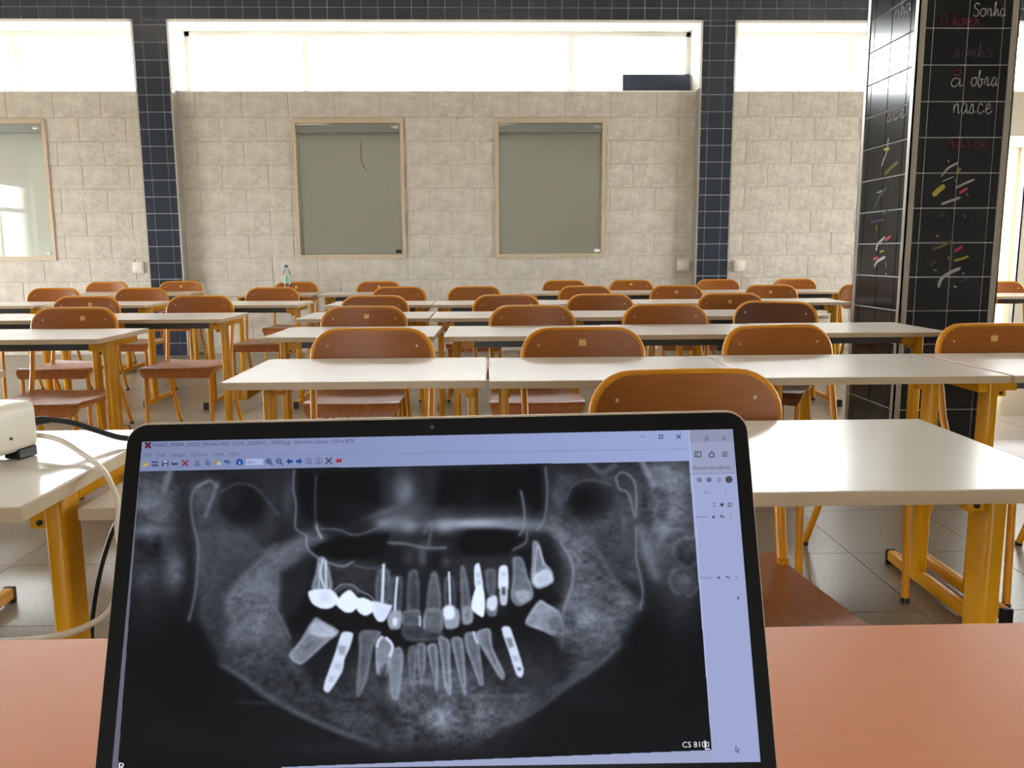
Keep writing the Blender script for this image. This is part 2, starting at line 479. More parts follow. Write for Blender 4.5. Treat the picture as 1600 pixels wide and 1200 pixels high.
GL = {  # single-stroke handwriting, unit boxes
    'S': [[(.9, .85), (.6, 1), (.2, .9), (.2, .65), (.7, .45), (.8, .15), (.4, 0), (0, .15)]],
    's': [[(0, 0), (.35, .6), (.55, .3), (.5, .05), (.1, .05)], [(.5, .05), (1, .15)]],
    'o': [[(.5, .6), (.15, .5), (.05, .2), (.4, 0), (.8, .15), (.85, .45), (.5, .6), (1, .55)]],
    'O': [[(.5, 1), (.1, .8), (.0, .35), (.35, 0), (.8, .15), (.95, .6), (.75, .95), (.5, 1)]],
    'n': [[(.1, .6), (.12, .05), (.2, .4), (.5, .6), (.66, .45), (.7, .05), (1, .12)]],
    'm': [[(.05, .6), (.08, .05), (.14, .4), (.32, .6), (.42, .4), (.44, .05), (.5, .4), (.68, .6), (.78, .4), (.8, .05), (1, .12)]],
    'h': [[(0, .1), (.35, .95), (.2, 1), (.2, 0), (.5, .55), (.7, .4), (.75, .05), (1, .15)]],
    'a': [[(.75, .55), (.3, .6), (.05, .25), (.3, 0), (.65, .25), (.75, .55), (.75, .05), (1, .15)]],
    'b': [[(0, .1), (.3, .95), (.15, 1), (.15, .05), (.5, 0), (.7, .3), (.4, .5), (1, .45)]],
    'r': [[(0, .1), (.2, .6), (.55, .5), (.5, .05), (1, .15)]],
    'c': [[(.75, .5), (.35, .6), (.1, .25), (.4, 0), (1, .2)]],
    'e': [[(.1, .25), (.6, .35), (.5, .6), (.2, .5), (.15, .15), (.5, 0), (1, .2)]],
}
def ribbon(b, pts, wd, to3):
    P = catmull([(p[0], p[1], 0) for p in pts], 4) if len(pts) > 2 else [Vector((p[0], p[1], 0)) for p in pts]
    v = []; n = len(P)
    for i, p in enumerate(P):
        t = (P[min(i + 1, n - 1)] - P[max(i - 1, 0)]).normalized(); q = Vector((-t.y, t.x, 0))
        k = wd * (0.55 if i in (0, n - 1) else 1.0)
        v += [to3(*(p + q * k)[:2]), to3(*(p - q * k)[:2])]
    b.add(v, [(2 * i, 2 * i + 1, 2 * i + 3, 2 * i + 2) for i in range(n - 1)])
def front3(x, z): return off(x, CY0 - 0.0042, z)
def side3(y, z): return off(CX0 - 0.0042, y, z)
FRONT_WORDS = [('Sonha', 2.439, 2.247, 2.608, 2.302, 'w'), ('O homem', 2.279, 2.204, 2.478, 2.25, 'r'), ('sonha', 2.357, 2.051, 2.556, 2.106, 'm'), ('o', 2.357, 1.964, 2.406, 2.004, 'r'), ('a', 2.348, 1.908, 2.416, 1.967, 'w'), ('obra', 2.453, 1.911, 2.593, 1.973, 'w'), ('nasce', 2.371, 1.776, 2.578, 1.848, 'w'), ('nasce', 2.358, 1.608, 2.571, 1.656, 'r')]
SIDE_WORDS = [('nha', 4.609, 2.30, 4.435, 2.36, 'w'), ('sce', 4.63, 1.775, 4.416, 1.835, 'w')]
FRONT_STROKES = [('w', 5, [(2.335, 1.465), (2.368, 1.506), (2.417, 1.534)]), ('y', 9, [(2.407, 1.478), (2.434, 1.506)]), ('y', 12, [(2.299, 1.367), (2.326, 1.395), (2.357, 1.419)]), ('w', 4, [(2.344, 1.44), (2.401, 1.464)]), ('w', 5, [(2.413, 1.405), (2.462, 1.429), (2.511, 1.45)]), ('p', 11, [(2.436, 1.38), (2.478, 1.405)]), ('w', 6, [(2.346, 1.324), (2.396, 1.342), (2.445, 1.359)]), ('g', 12, [(2.336, 1.261), (2.368, 1.275)]), ('y', 8, [(2.329, 1.158), (2.345, 1.165)]), ('o', 6, [(2.312, 1.09), (2.369, 1.111), (2.426, 1.139)]), ('p', 12, [(2.434, 1.082), (2.473, 1.107)]), ('y', 6, [(2.434, 1.035), (2.47, 1.042), (2.513, 1.057)]), ('w', 8, [(2.363, 0.895), (2.375, 0.938), (2.417, 0.971), (2.474, 0.996)]), ('w', 6, [(2.33, 0.989), (2.348, 0.98)]), ('y', 6, [(2.402, 1.054), (2.412, 1.039)]), ('w', 4, [(2.365, 1.548), (2.37, 1.536)]), ('w', 5, [(2.409, 1.447), (2.416, 1.438)]), ('b', 6, [(2.517, 1.415), (2.526, 1.401)]), ('w', 4, [(2.473, 1.38), (2.485, 1.365)]), ('w', 4, [(2.471, 1.271), (2.479, 1.257)]), ('b', 6, [(2.485, 1.186), (2.493, 1.171)]), ('w', 5, [(2.485, 0.974), (2.497, 0.961)]), ('w', 7, [(2.444, 0.902), (2.461, 0.894)]), ('b', 12, [(2.465, 0.92), (2.515, 0.941)]), ('b', 10, [(2.31, 1.218), (2.346, 1.225)]), ('g', 6, [(2.306, 1.072), (2.318, 1.058)]), ('o', 6, [(2.31, 1.011), (2.338, 1.032)])]
SIDE_STROKES = [('y', 14, [(4.644, 1.636), (4.579, 1.632)]), ('w', 5, [(4.656, 1.545), (4.643, 1.573), (4.609, 1.621), (4.599, 1.692)]), ('o', 10, [(4.617, 1.5), (4.542, 1.53), (4.468, 1.551)]), ('g', 11, [(4.709, 1.323), (4.652, 1.395), (4.575, 1.427)]), ('w', 5, [(4.695, 1.406), (4.638, 1.415)]), ('g', 12, [(4.629, 1.289), (4.55, 1.3)]), ('y', 6, [(4.679, 1.23), (4.667, 1.199)]), ('p', 14, [(4.561, 1.144), (4.5, 1.165)]), ('w', 8, [(4.66, 1.088), (4.648, 1.123), (4.563, 1.163)]), ('y', 9, [(4.617, 1.081), (4.569, 1.088)]), ('p', 13, [(4.691, 1.042), (4.63, 1.05)]), ('w', 8, [(4.674, 1.0), (4.635, 1.031), (4.548, 1.054)]), ('w', 6, [(4.537, 0.968), (4.519, 0.957)]), ('w', 5, [(4.545, 1.032), (4.53, 1.002)]), ('b', 9, [(4.75, 1.248), (4.584, 1.257)])]
for words, to3 in ((FRONT_WORDS, front3), (SIDE_WORDS, side3)):
    for (wd, a0, z0, a1, z1, kcol) in words:
        b = MB(); n = len(wd)
        for i, ch in enumerate(wd):
            for st in GL.get(ch, []):
                pts = [(a0 + (a1 - a0) * (i + 0.95 * px) / n, z0 + (z1 - z0) * pz * 1.15) for px, pz in st]
                ribbon(b, pts, 0.0024 if kcol == 'w' else 0.0022, to3)
        b.build('chalk_word', 'chalk_' + kcol, colr)
for strokes, to3 in ((FRONT_STROKES, front3), (SIDE_STROKES, side3)):
    for i, (kcol, wd, pts) in enumerate(strokes):
        b = MB(); ribbon(b, pts, wd * 0.0011, (lambda x, z, t=to3, e=i * 0.00002: tuple(c - (e if q < 2 else 0) for q, c in enumerate(t(x, z)))))
        b.build('paint_stroke', 'chalk_' + kcol, colr)

# ------------------------------------------------------------------ display cases, sockets
def display_case(x0, x1, label, lock, cord=False):
    root = empty('display_case', (x0, BY, CZ0)); tag(root, label, 'display case', 'display cases in the block wall')
    L, Hh, t = x1 - x0, CZ1 - CZ0, 0.05
    f = MB(); f.box(-0.012, L + 0.012, -0.018, 0.03, -0.012, 0.03); f.box(-0.012, L + 0.012, -0.018, 0.03, Hh - 0.035, Hh + 0.012)
    f.box(-0.012, 0.026, -0.018, 0.03, 0.03, Hh - 0.035); f.box(L - 0.026, L + 0.012, -0.018, 0.03, 0.03, Hh - 0.035)
    f.build('frame', 'case_frame', root)
    nb = MB(); nb.box(0, L, 0.16, 0.19, 0, Hh); nb.box(0, 0.03, 0.03, 0.16, 0, Hh); nb.box(L - 0.03, L, 0.03, 0.16, 0, Hh); nb.box(0.03, L - 0.03, 0.03, 0.16, 0, 0.03); nb.box(0.03, L - 0.03, 0.03, 0.16, Hh - 0.03, Hh)
    nb.build('box', 'case_back', root)
    MB().box(0.032, L - 0.032, 0.02, 0.07, Hh - 0.125, Hh - 0.033).build('light_strip', 'case_strip', root)
    MB().box(0.036, L - 0.036, -0.004, 0.002, 0.032, Hh - 0.037).build('glass_pane', 'case_glass', root)
    MB().box(L - 0.10, L - 0.04, -0.018, -0.004, 0.045, 0.08).build('lock', 'black_plastic' if lock == 'black' else 'plate_white', root, bevel=0.003)
    MB().box(L - 0.12, L - 0.04, -0.012, -0.004, Hh - 0.095, Hh - 0.06).build('hinge', 'aluminium', root, bevel=0.002)
    MB().lathe([(0.016, 0), (0.016, 0.012), (0.008, 0.016)], 12).xf(Matrix.Translation((0.085, -0.004, 0.06)) @ Matrix.Rotation(R(90), 4, 'X')).build('glass_knob', 'aluminium', root)
    if cord: MB().tube(catmull([(0.70, 0.15, Hh - 0.2), (0.69, 0.15, Hh - 0.33), (0.70, 0.15, Hh - 0.43), (0.74, 0.15, Hh - 0.51)]), 0.006, 6).build('cord', 'case_frame', root)
display_case(*CASES[0], 'glazed display case at the left edge, nearest the left end of the wall', 'white')
display_case(*CASES[1], 'glazed display case with a black lock, above the water bottle', 'black', True)
display_case(*CASES[2], 'glazed display case between the black-locked case and the right pillar', 'white')
for x, z, lab in ((-3.828, 0.957, 'square white wall plate left of the left tiled pillar'), (2.153, 0.951, 'square white wall plate just left of the right tiled pillar'), (2.778, 0.941, 'square white wall plate just right of the right tiled pillar')):
    r_ = empty('wall_plate', (x, BY, z)); tag(r_, lab, 'socket', 'wall plates')
    MB().box(-0.062, 0.062, -0.042, -0.004, -0.062, 0.062).build('box', 'plate_white', r_, bevel=0.008)
    MB().box(-0.042, 0.042, -0.048, -0.042, -0.042, 0.042).build('cover', 'plate_white', r_, bevel=0.004)

# ------------------------------------------------------------------ tables
TW, TD, TH, TT = 0.722, 0.52, 0.74, 0.021
def make_table():
    root = empty('school_table')
    e = 0.003
    top = MB().box(-TW / 2 + e, TW / 2 - e, e, TD - e, TH - TT, TH).build('tabletop', 'table_white', root, bevel=0.0015, seg=1)
    ed = MB(); ed.box(-TW / 2, TW / 2, 0, e, TH - TT, TH - 0.001); ed.box(-TW / 2, TW / 2, TD - e, TD, TH - TT, TH - 0.001)
    ed.box(-TW / 2, -TW / 2 + e, e, TD - e, TH - TT, TH - 0.001); ed.box(TW / 2 - e, TW / 2, e, TD - e, TH - TT, TH - 0.001)
    ed.build('edge_band', 'edge_beige', top)
    zu = TH - TT
    for s in (-1, 1):
        x = s * (TW / 2 - 0.045)
        MB().box(x - 0.016, x + 0.016, 0.160, 0.220, 0.035, zu).build('leg', 'yellow_paint', root, bevel=0.009, seg=3)
        ft = MB().box(x - 0.016, x + 0.016, 0.012, TD - 0.015, 0.012, 0.05).build('foot', 'yellow_paint', root, bevel=0.006)
        MB().box(x - 0.0175, x + 0.0175, 0.002, 0.02, 0.0, 0.052).build('end_cap', 'black_plastic', ft, bevel=0.003, seg=1)
        MB().box(x - 0.0175, x + 0.0175, TD - 0.02, TD - 0.004, 0.0, 0.052).build('end_cap', 'black_plastic', ft, bevel=0.003, seg=1)
        MB().box(x - 0.014, x + 0.014, 0.220, TD - 0.05, zu - 0.035, zu).build('side_beam', 'yellow_paint', root, bevel=0.004)
        xi = x - s * 0.016
        br = MB(); a, b = sorted((xi, xi - s * 0.062)); br.box(a, b, 0.175, 0.205, zu - 0.05, zu)
        a, b = sorted((xi, xi - s * 0.03)); br.box(a, b, 0.177, 0.203, zu - 0.068, zu - 0.05)
        bo = br.build('bracket', 'yellow_paint', root)
        bt = MB()
        MB().lathe([(0.006, 0), (0.006, 0.004)], 8).xf(Matrix.Translation((xi - s * 0.03, 0.175, zu - 0.016)) @ Matrix.Rotation(R(90), 4, 'X')).build('bolt', 'black_plastic', bo)
        MB().lathe([(0.005, 0), (0.005, 0.004)], 8).xf(Matrix.Translation((xi - s * 0.014, 0.177, zu - 0.058)) @ Matrix.Rotation(R(90), 4, 'X')).build('bolt', 'black_plastic', bo)
        hk = MB()
        seg = 8
        v = [(x - s * 0.03 + 0.016 * math.cos(math.pi * k / seg), 0.40 + 0.012 * q, zu - 0.016 * math.sin(math.pi * k / seg)) for q in (0, 1) for k in range(seg + 1)]
        hk.add(v, [tuple(range(seg + 1)), tuple(range(seg + 1, 2 * seg + 2))] + [(k, k + 1, seg + 2 + k, seg + 1 + k) for k in range(seg)] + [(0, seg, 2 * seg + 1, seg + 1)])
        hk.build('bag_hook', 'black_plastic', root)
    xb = TW / 2 - 0.045 - 0.016 - 0.060
    MB().box(-xb, xb, 0.181, 0.199, zu - 0.046, zu).build('crossbar', 'dark_grey_steel', root)
    return root
proto_t = make_table()
used_t = False
TABLES = [  # x centre, y of the near edge, turned round?, yaw, label
    (0.524, 1.145, 0, 0, 'white-topped table with bright window reflections, right beside the laptop screen'),
    (-1.006, 1.120, 0, 0, 'white-topped table carrying the projector, left of the laptop'),
    (-0.372, 2.245, 1, 0, 'white table in the second row, right behind the laptop top edge, left end'),
    (0.357, 2.230, 1, 0, 'white table in the second middle row, second from left'),
    (1.083, 2.245, 1, 0, 'white table in the second middle row, third from left'),
    (1.815, 2.245, 0, 0, 'white table in the second middle row, cut by the right frame edge'),
    (-1.84, 2.03, 0, 0, 'white table just showing its corner at the left frame edge'),
    (-0.598, 3.500, 0, -1, 'white table in the third middle row, leftmost'),
    (0.168, 3.480, 0, 0, 'white table in the third middle row, second from left'),
    (0.894, 3.495, 0, 0, 'white table in the third middle row, third from left'),
    (1.622, 3.520, 0, 0, 'white table in the third middle row, in front of the tiled column'),
    (-1.992, 3.490, 0, 0, 'white table in the left block above the projector, right one of its row'),
    (-2.722, 3.490, 0, 0, 'white table in the left block above the projector, left one of its row'),
    (-0.692, 4.520, 0, 0, 'white table in the fourth middle row, leftmost'),
    (0.038, 4.510, 0, 0, 'white table in the fourth middle row, second from left'),
    (0.766, 4.510, 0, 0, 'white table in the fourth middle row, third from left'),
    (1.494, 4.520, 0, 0, 'white table in the fourth middle row, rightmost, behind the dark chair'),
    (-1.820, 4.560, 0, 0, 'white table in the third row of the left block, right end'),
    (-2.548, 4.560, 0, 0, 'white table in the third row of the left block, left end'),
    (-1.700, 5.850, 0, 0, 'single white table below the water bottle, between left and middle blocks'),
    (-0.765, 5.730, 0, 0, 'white table in the fifth middle row, leftmost'),
    (-0.035, 5.720, 0, 0, 'white table in the fifth middle row, second from left'),
    (0.694, 5.720, 0, 0, 'white table in the fifth middle row, third from left'),
    (1.423, 5.720, 0, 0, 'white table in the fifth middle row, fourth from left'),
    (2.152, 5.720, 0, 0, 'white table in the fifth middle row, rightmost, ending at the column'),
    (-2.790, 5.940, 0, 0, 'white table in the fourth row of the left block, right end'),
    (-3.568, 5.960, 0, 0, 'white table in the fourth row of the left block, left end'),
    (-1.905, 7.300, 0, 0, 'white table in the last row, carrying the water bottle'),
    (-1.135, 7.300, 0, 0, 'white table in the last row, just right of the bottle table'),
    (0.665, 7.300, 0, 0, 'white table in the last row, first right of the wide gap'),
    (1.395, 7.300, 0, 0, 'white table in the last row, second right of the wide gap'),
    (2.124, 7.300, 0, 0, 'white table in the last row, third right of the wide gap'),
    (2.853, 7.300, 0, 0, 'white table in the last row, nearest the column'),
    (-3.09, 7.700, 0, 0, 'white table at the back by the left pillar, right one'),
    (-3.82, 7.700, 0, 0, 'white table at the back by the left pillar, left one'),
    (4.262, 6.330, 0, 0, 'white table right of the tiled column at the right frame edge'),
]
for (x, y, turn, yaw, lab) in TABLES:
    o = copy_tree(proto_t) if used_t else proto_t
    used_t = True
    if turn: o.location = (x, y + TD, 0); o.rotation_euler = (0, 0, math.pi)
    else: o.location = (x, y, 0); o.rotation_euler = (0, 0, R(yaw))
    tag(o, lab, 'table', 'school tables')
# the lower side table tucked against the projector table
o = copy_tree(proto_t); o.location = (-0.287, 1.275 + TD, 0); o.rotation_euler = (0, 0, math.pi); o.scale = (1, 1, 0.69 / 0.74)
o.name = 'low_table'
tag(o, 'lower white table tucked beside the projector table, behind the laptop', 'table')

# ------------------------------------------------------------------ chairs
def back_y(x): return 0.030 * (1 - (x / 0.21) ** 2)
def make_chair():
    root = empty('school_chair')
    hw, zt, zb, rt, rb = 0.199, 0.8225, 0.640, 0.085, 0.05
    n = 26; v = []; f = []
    for i in range(n + 1):
        x = -hw * math.cos(math.pi * i / n)
        d = max(0, abs(x) - (hw - rt)); top = zt - rt + math.sqrt(max(0, rt * rt - d * d))
        d = max(0, abs(x) - (hw - rb)); bot = zb + rb - math.sqrt(max(0, rb * rb - d * d))
        lean = lambda z: (z - 0.64) * 0.12
        y = back_y(x)
        v += [(x, y - 0.022 + lean(top), top), (x, y - 0.022 + lean(bot), bot), (x, y - 0.011 + lean(bot), bot), (x, y - 0.011 + lean(top), top)]
    for i in range(n):
        a = 4 * i; b = a + 4
        for q in range(4): f.append((a + q, a + (q + 1) % 4, b + (q + 1) % 4, b + q))
    f += [(0, 1, 2, 3), (4 * n + 3, 4 * n + 2, 4 * n + 1, 4 * n)]
    m = MB(); m.add(v, f)
    back = m.build('backrest', 'ply', root, smooth=True)
    for s in (-1, 1):
        x = s * 0.152
        MB().lathe([(0.0048, 0), (0.0048, 0.003), (0.002, 0.004)], 10).xf(Matrix.Translation((x, back_y(x) - 0.0215 + 0.018, 0.772)) @ Matrix.Rotation(R(90), 4, 'X')).build('screw', 'screw_steel', back)
    # seat: plywood with a rolled-down front
    prof = [(-0.030, .458), (-0.07, .451), (-0.16, .447), (-0.26, .449), (-0.33, .454), (-0.365, .456), (-0.388, .451), (-0.402, .438), (-0.409, .420), (-0.412, .398)]
    wid = [0.180, 0.188, 0.196, 0.200, 0.202, 0.202, 0.201, 0.198, 0.192, 0.178]
    prof = [(y * 1.15, z - 0.020) for y, z in prof]; wid = [q * 1.05 for q in wid]
    v = []; f = []; nx = 8; t = 0.010; P = []
    for k, ((y, z), wv) in enumerate(zip(prof, wid)):
        y0, z0 = prof[max(k - 1, 0)]; y1, z1 = prof[min(k + 1, len(prof) - 1)]
        tt = Vector((y1 - y0, z1 - z0)).normalized(); nn = Vector((tt.y, -tt.x))
        for (dy, dz) in ((0, 0), (-nn.x * t, -nn.y * t)):
            for i in range(nx + 1):
                x = wv * (2 * i / nx - 1); dip = -0.008 * (1 - (x / 0.2) ** 2) if k < 6 else 0
                v.append((x, y + dy, z + dz + dip))
    st = 2 * (nx + 1)
    for k in range(len(prof) - 1):
        for i in range(nx):
            a = k * st + i; f.append((a, a + 1, a + st + 1, a + st))
            a = k * st + nx + 1 + i; f.append((a, a + st, a + st + 1, a + 1))
        for i in (0, nx):
            a = k * st + i; f.append((a, a + st, a + st + nx + 1, a + nx + 1))
    for k in (0, len(prof) - 1):
        for i in range(nx):
            a = k * st + i; f.append((a, a + 1, a + nx + 2, a + nx + 1))
    m = MB(); m.add(v, f); m.build('seat', 'ply_seat', root, smooth=True)
    # hoop that carries the backrest
    r = 0.0118
    pts = []
    zz = [(-0.190, -0.085, .412), (-0.198, -0.042, .51), (-0.2025, -0.010, .64)]
    arc = [(-0.2025, .738)] + [(-0.2025 + 0.083 * (1 - math.cos(a)), .738 + 0.083 * math.sin(a)) for a in [math.pi / 2 * k / 7 for k in range(1, 8)]]
    arc += [(-0.06, .821), (0, .821)]
    half = zz + [(x, back_y(x) + (z - .64) * .12 - 0.003, z) for x, z in arc]
    pts = half + [(-x, y, z) for x, y, z in half[-2::-1]]
    MB().tube(pts, r, 10).build('back_frame', 'chair_yellow', root, smooth=True)
    for s in (-1, 1):
        p = fillet([(s * 0.190, -0.083, .44), (s * 0.190, -0.070, .34), (s * 0.196, 0.085, 0.012)], 0.12, 5)
        lg = MB().tube(p, r, 10).build('leg', 'chair_yellow', root, smooth=True)
        MB().lathe([(0.0135, 0), (0.0135, 0.016)], 10, (s * 0.196, 0.086, 0)).build('foot_cap', 'black_plastic', lg)
        p = fillet([(s * 0.190, -0.455, 0.012), (s * 0.188, -0.435, .412), (s * 0.188, -0.28, .412)], 0.05, 6)
        lg = MB().tube(p, r, 10).build('leg', 'chair_yellow', root, smooth=True)
        MB().lathe([(0.0135, 0), (0.0135, 0.016)], 10, (s * 0.190, -0.456, 0)).build('foot_cap', 'black_plastic', lg)
        MB().tube([(s * 0.188, -0.28, .412), (s * 0.190, -0.07, .412)], r, 10).build('seat_rail', 'chair_yellow', root, smooth=True)
    MB().tube([(-0.188, -0.085, .405), (0.188, -0.085, .405)], r * 0.9, 8).build('stretcher', 'chair_yellow', root, smooth=True)
    return root
me_st = MB().box(-0.012, 0.012, -0.0235, -0.0222, -0.011, 0.011).mesh('sticker', 'sticker')
proto_c = make_chair()
used_c = False
CHAIRS = [  # x, y of the back, yaw, sticker (x offset, z) or None, label
    (0.420, 1.735, 4, None, 'nearest wooden chair, its back rising right above the laptop'),
    (-0.402, 2.830, 0, None, 'wooden chair in the second middle row, leftmost, above the laptop'),
    (0.316, 2.800, 0, (0.0, .780), 'wooden chair with round pale sticker, second middle row, second from left'),
    (1.000, 2.830, 13, None, 'wooden chair turned slightly, second middle row, in front of the dark chair'),
    (1.764, 2.830, 0, (0.0, .78), 'wooden chair cut by the right frame edge in front of the column'),
    (-0.614, 4.072, 0, (0.01, .782), 'wooden chair with square sticker, third middle row, leftmost'),
    (0.207, 4.055, 0, None, 'wooden chair in the third middle row, second from left'),
    (0.863, 4.068, 0, None, 'wooden chair in the third middle row, third from left'),
    (1.470, 4.260, -28, None, 'dark brown chair turned aside, just left of the tiled column'),
    (-0.709, 5.150, 0, None, 'wooden chair in the fourth middle row, leftmost'),
    (0.104, 5.150, 0, None, 'wooden chair in the fourth middle row, second from left'),
    (0.686, 5.150, 0, None, 'wooden chair in the fourth middle row, third from left'),
    (1.500, 5.150, 0, (0, .78), 'wooden chair in the fourth middle row, rightmost, behind the dark chair'),
    (-1.705, 6.600, 0, None, 'wooden chair in front of the water bottle, at the single table'),
    (-0.710, 6.560, 0, None, 'wooden chair in the fifth middle row, leftmost'),
    (-0.118, 6.540, 0, None, 'wooden chair in the fifth middle row, second from left'),
    (0.745, 6.500, 0, None, 'wooden chair in the fifth middle row, third from left'),
    (1.460, 6.480, 0, (0, .78), 'wooden chair in the fifth middle row, fourth from left'),
    (2.200, 6.470, 0, (0, .775), 'wooden chair in the fifth middle row, fifth from left'),
    (2.960, 6.500, 0, None, 'wooden chair half hidden by the left side of the column'),
    (-1.830, 7.950, 0, (0, .78), 'wooden chair in the last row, right behind the water bottle'),
    (-1.050, 7.950, 0, (0, .78), 'wooden chair in the last row, next right of the bottle'),
    (0.712, 7.930, 0, None, 'wooden chair in the last row, first right of the wide gap'),
    (1.350, 7.930, 0, (0, .79), 'wooden chair in the last row, second right of the wide gap'),
    (2.186, 7.950, 0, None, 'wooden chair in the last row, under the right tiled pillar'),
    (2.938, 7.970, 0, None, 'wooden chair in the last row, rightmost left of the column'),
    (-2.040, 4.130, 0, (0.035, .778), 'wooden chair with square sticker, left block, straight above the projector'),
    (-2.540, 5.310, 0, (0.02, .78), 'wooden chair with pale sticker, third row of the left block, left one'),
    (-1.830, 5.310, 0, None, 'wooden chair in the third row of the left block, right one'),
    (-3.480, 6.760, 0, None, 'wooden chair in the fourth row of the left block, left one'),
    (-2.765, 6.700, 0, None, 'wooden chair in the fourth row of the left block, right one'),
    (-3.737, 8.275, 0, None, 'wooden chair at the back by the wall, left of the left pillar'),
    (-3.07, 8.400, 4, (0, .78), 'wooden chair at the back in front of the left tiled pillar'),
    (4.335, 6.980, 0, None, 'wooden chair right of the column at the right frame edge'),
]
SEAT_PITCH = 0
for (x, y, yaw, stk, lab) in CHAIRS:
    o = copy_tree(proto_c) if used_c else proto_c
    used_c = True
    o.location = (x, y, 0); o.rotation_euler = (0, 0, R(yaw))
    tag(o, lab, 'chair', 'school chairs')
# one chair is of darker plywood
dk_ch = [o for o in COL.objects if str(o.get('label', '')).startswith('dark brown chair')][0]
for c in dk_ch.children:
    if c.name.split('.')[0] in ('backrest', 'seat'):
        c.data = c.data.copy(); c.data.materials[0] = MATS['ply_dark']
# stickers on some backrests
tops = [o for o in COL.objects if o.get('category') == 'chair']
for o, spec in zip(tops, CHAIRS):
    if spec[3]:
        bk = [c for c in o.children if c.name.startswith('backrest')][0]
        sx_, sz_ = spec[3]
        s = place('sticker', me_st, bk, (sx_, back_y(sx_) + (sz_ - .64) * .12, sz_)); s['label'] = 'small pale sticker'

# ------------------------------------------------------------------ teacher's desk, projector, cables, bottle
DZ = 0.765
desk = empty('teacher_desk', (0, 0.30, 0)); tag(desk, 'coral laminate desk under the laptop', 'desk')
MB().box(-0.9, 0.9, -0.36, 0.364, DZ - 0.025, DZ).build('desktop', 'coral_laminate', desk, bevel=0.002, seg=1)
for sx_ in (-0.82, 0.82):
    for sy_ in (-0.3, 0.30):
        MB().box(sx_ - 0.02, sx_ + 0.02, sy_ - 0.02, sy_ + 0.02, 0, DZ - 0.025).build('leg', 'desk_leg', desk, bevel=0.003, seg=1)
MB().box(-0.8, 0.8, 0.290, 0.305, DZ - 0.09, DZ - 0.025).build('apron', 'desk_leg', desk)

pj = empty('projector', (-0.970, 1.353, TH + 0.001), R(-15)); tag(pj, 'cream-white projector on the table left of the laptop', 'projector')
MB().box(-0.16, 0.16, -0.13, 0.13, 0.012, 0.096).build('body', 'projector_white', pj, bevel=0.016, seg=5)
MB().box(0.1592, 0.1612, -0.112, 0.110, 0.0715, 0.073).build('seam', 'plate_white', pj)
for sx_ in (-0.135, 0.140):
    for sy_ in (-0.105, 0.102):
        MB().box(sx_ - 0.014, sx_ + 0.018, sy_ - 0.02, sy_ + 0.02, 0, 0.018).build('foot', 'black_plastic', pj, bevel=0.002, seg=1)
MB().lathe([(0.0028, 0), (0.0028, 0.002)], 10).xf(Matrix.Translation((0.1595, 0.066, 0.040)) @ Matrix.Rotation(R(90), 4, 'Y')).build('screw_hole', 'black_plastic', pj)
MB().lathe([(0.035, 0), (0.035, 0.02), (0.028, 0.02), (0.028, 0.008)], 20).xf(Matrix.Translation((-0.08, -0.13, 0.055)) @ Matrix.Rotation(R(90), 4, 'X')).build('lens', 'black_plastic', pj, smooth=True)

wc = [(-0.842, 1.464, 0.764), (-0.802, 1.462, 0.768), (-0.745, 1.43, 0.765), (-0.684, 1.38, 0.752), (-0.621, 1.31, 0.744), (-0.589, 1.27, 0.726), (-0.573, 1.25, 0.701), (-0.564, 1.22, 0.671), (-0.542, 1.18, 0.645), (-0.533, 1.14, 0.607), (-0.534, 1.1, 0.592), (-0.549, 1.05, 0.592), (-0.571, 1.0, 0.605), (-0.588, 0.95, 0.626), (-0.6, 0.9, 0.651), (-0.62, 0.80, 0.70), (-0.63, 0.70, 0.76), (-0.63, 0.66, 0.772), (-0.64, 0.58, 0.770)]
tag(MB().tube(catmull(wc, 5), 0.0044, 8).build('white_cable', 'cable_white', smooth=True), 'white cable looping from the projector down towards the coral desk', 'cable')
bc = [(-0.835, 1.475, 0.789), (-0.801, 1.49, 0.790), (-0.762, 1.50, 0.783), (-0.717, 1.50, 0.768), (-0.680, 1.50, 0.755), (-0.645, 1.50, 0.749), (-0.624, 1.53, 0.726), (-0.622, 1.58, 0.702), (-0.635, 1.645, 0.699), (-0.664, 1.668, 0.685), (-0.70, 1.668, 0.625), (-0.735, 1.668, 0.585), (-0.773, 1.668, 0.536), (-0.796, 1.67, 0.486), (-0.821, 1.68, 0.423), (-0.844, 1.69, 0.345), (-0.859, 1.7, 0.268), (-0.865, 1.70, 0.10), (-0.86, 1.75, 0.012), (-0.80, 1.85, 0.008)]
bk = empty('black_cable', (-0.835, 1.475, 0.789)); tag(bk, 'thick black cable arching out of the projector and falling to the floor', 'cable')
MB().tube(catmull(bc, 5), 0.0052, 8).xf(Matrix.Translation((0.835, -1.475, -0.789))).build('cord', 'cable_black', bk, smooth=True)
MB().tube([(0.0, 0, 0), (0.02, 0.007, 0.0005), (0.032, 0.013, 0.001), (0.042, 0.017, 0.0005)], [0.0085, 0.0085, 0.0075, 0.006], 10).build('plug', 'black_plastic', bk, smooth=True)

bt = empty('water_bottle', (-1.80, 7.50, TH)); tag(bt, 'clear plastic water bottle with blue cap on a back table', 'bottle')
MB().lathe([(0.028, 0), (0.033, 0.008), (0.033, 0.06), (0.031, 0.075), (0.033, 0.09), (0.033, 0.165), (0.030, 0.19), (0.018, 0.218), (0.0135, 0.226), (0.0135, 0.238)], 20).build('body', 'bottle_plastic', bt, smooth=True)
mat('bottle_label', (150, 182, 160), 0.5)
MB().lathe([(0.0334, 0.095), (0.0334, 0.160)], 20).build('label', 'bottle_label', bt, smooth=True)
MB().lathe([(0.016, 0.234), (0.016, 0.252), (0.013, 0.256)], 16).build('cap', 'bottle_cap', bt, smooth=True)

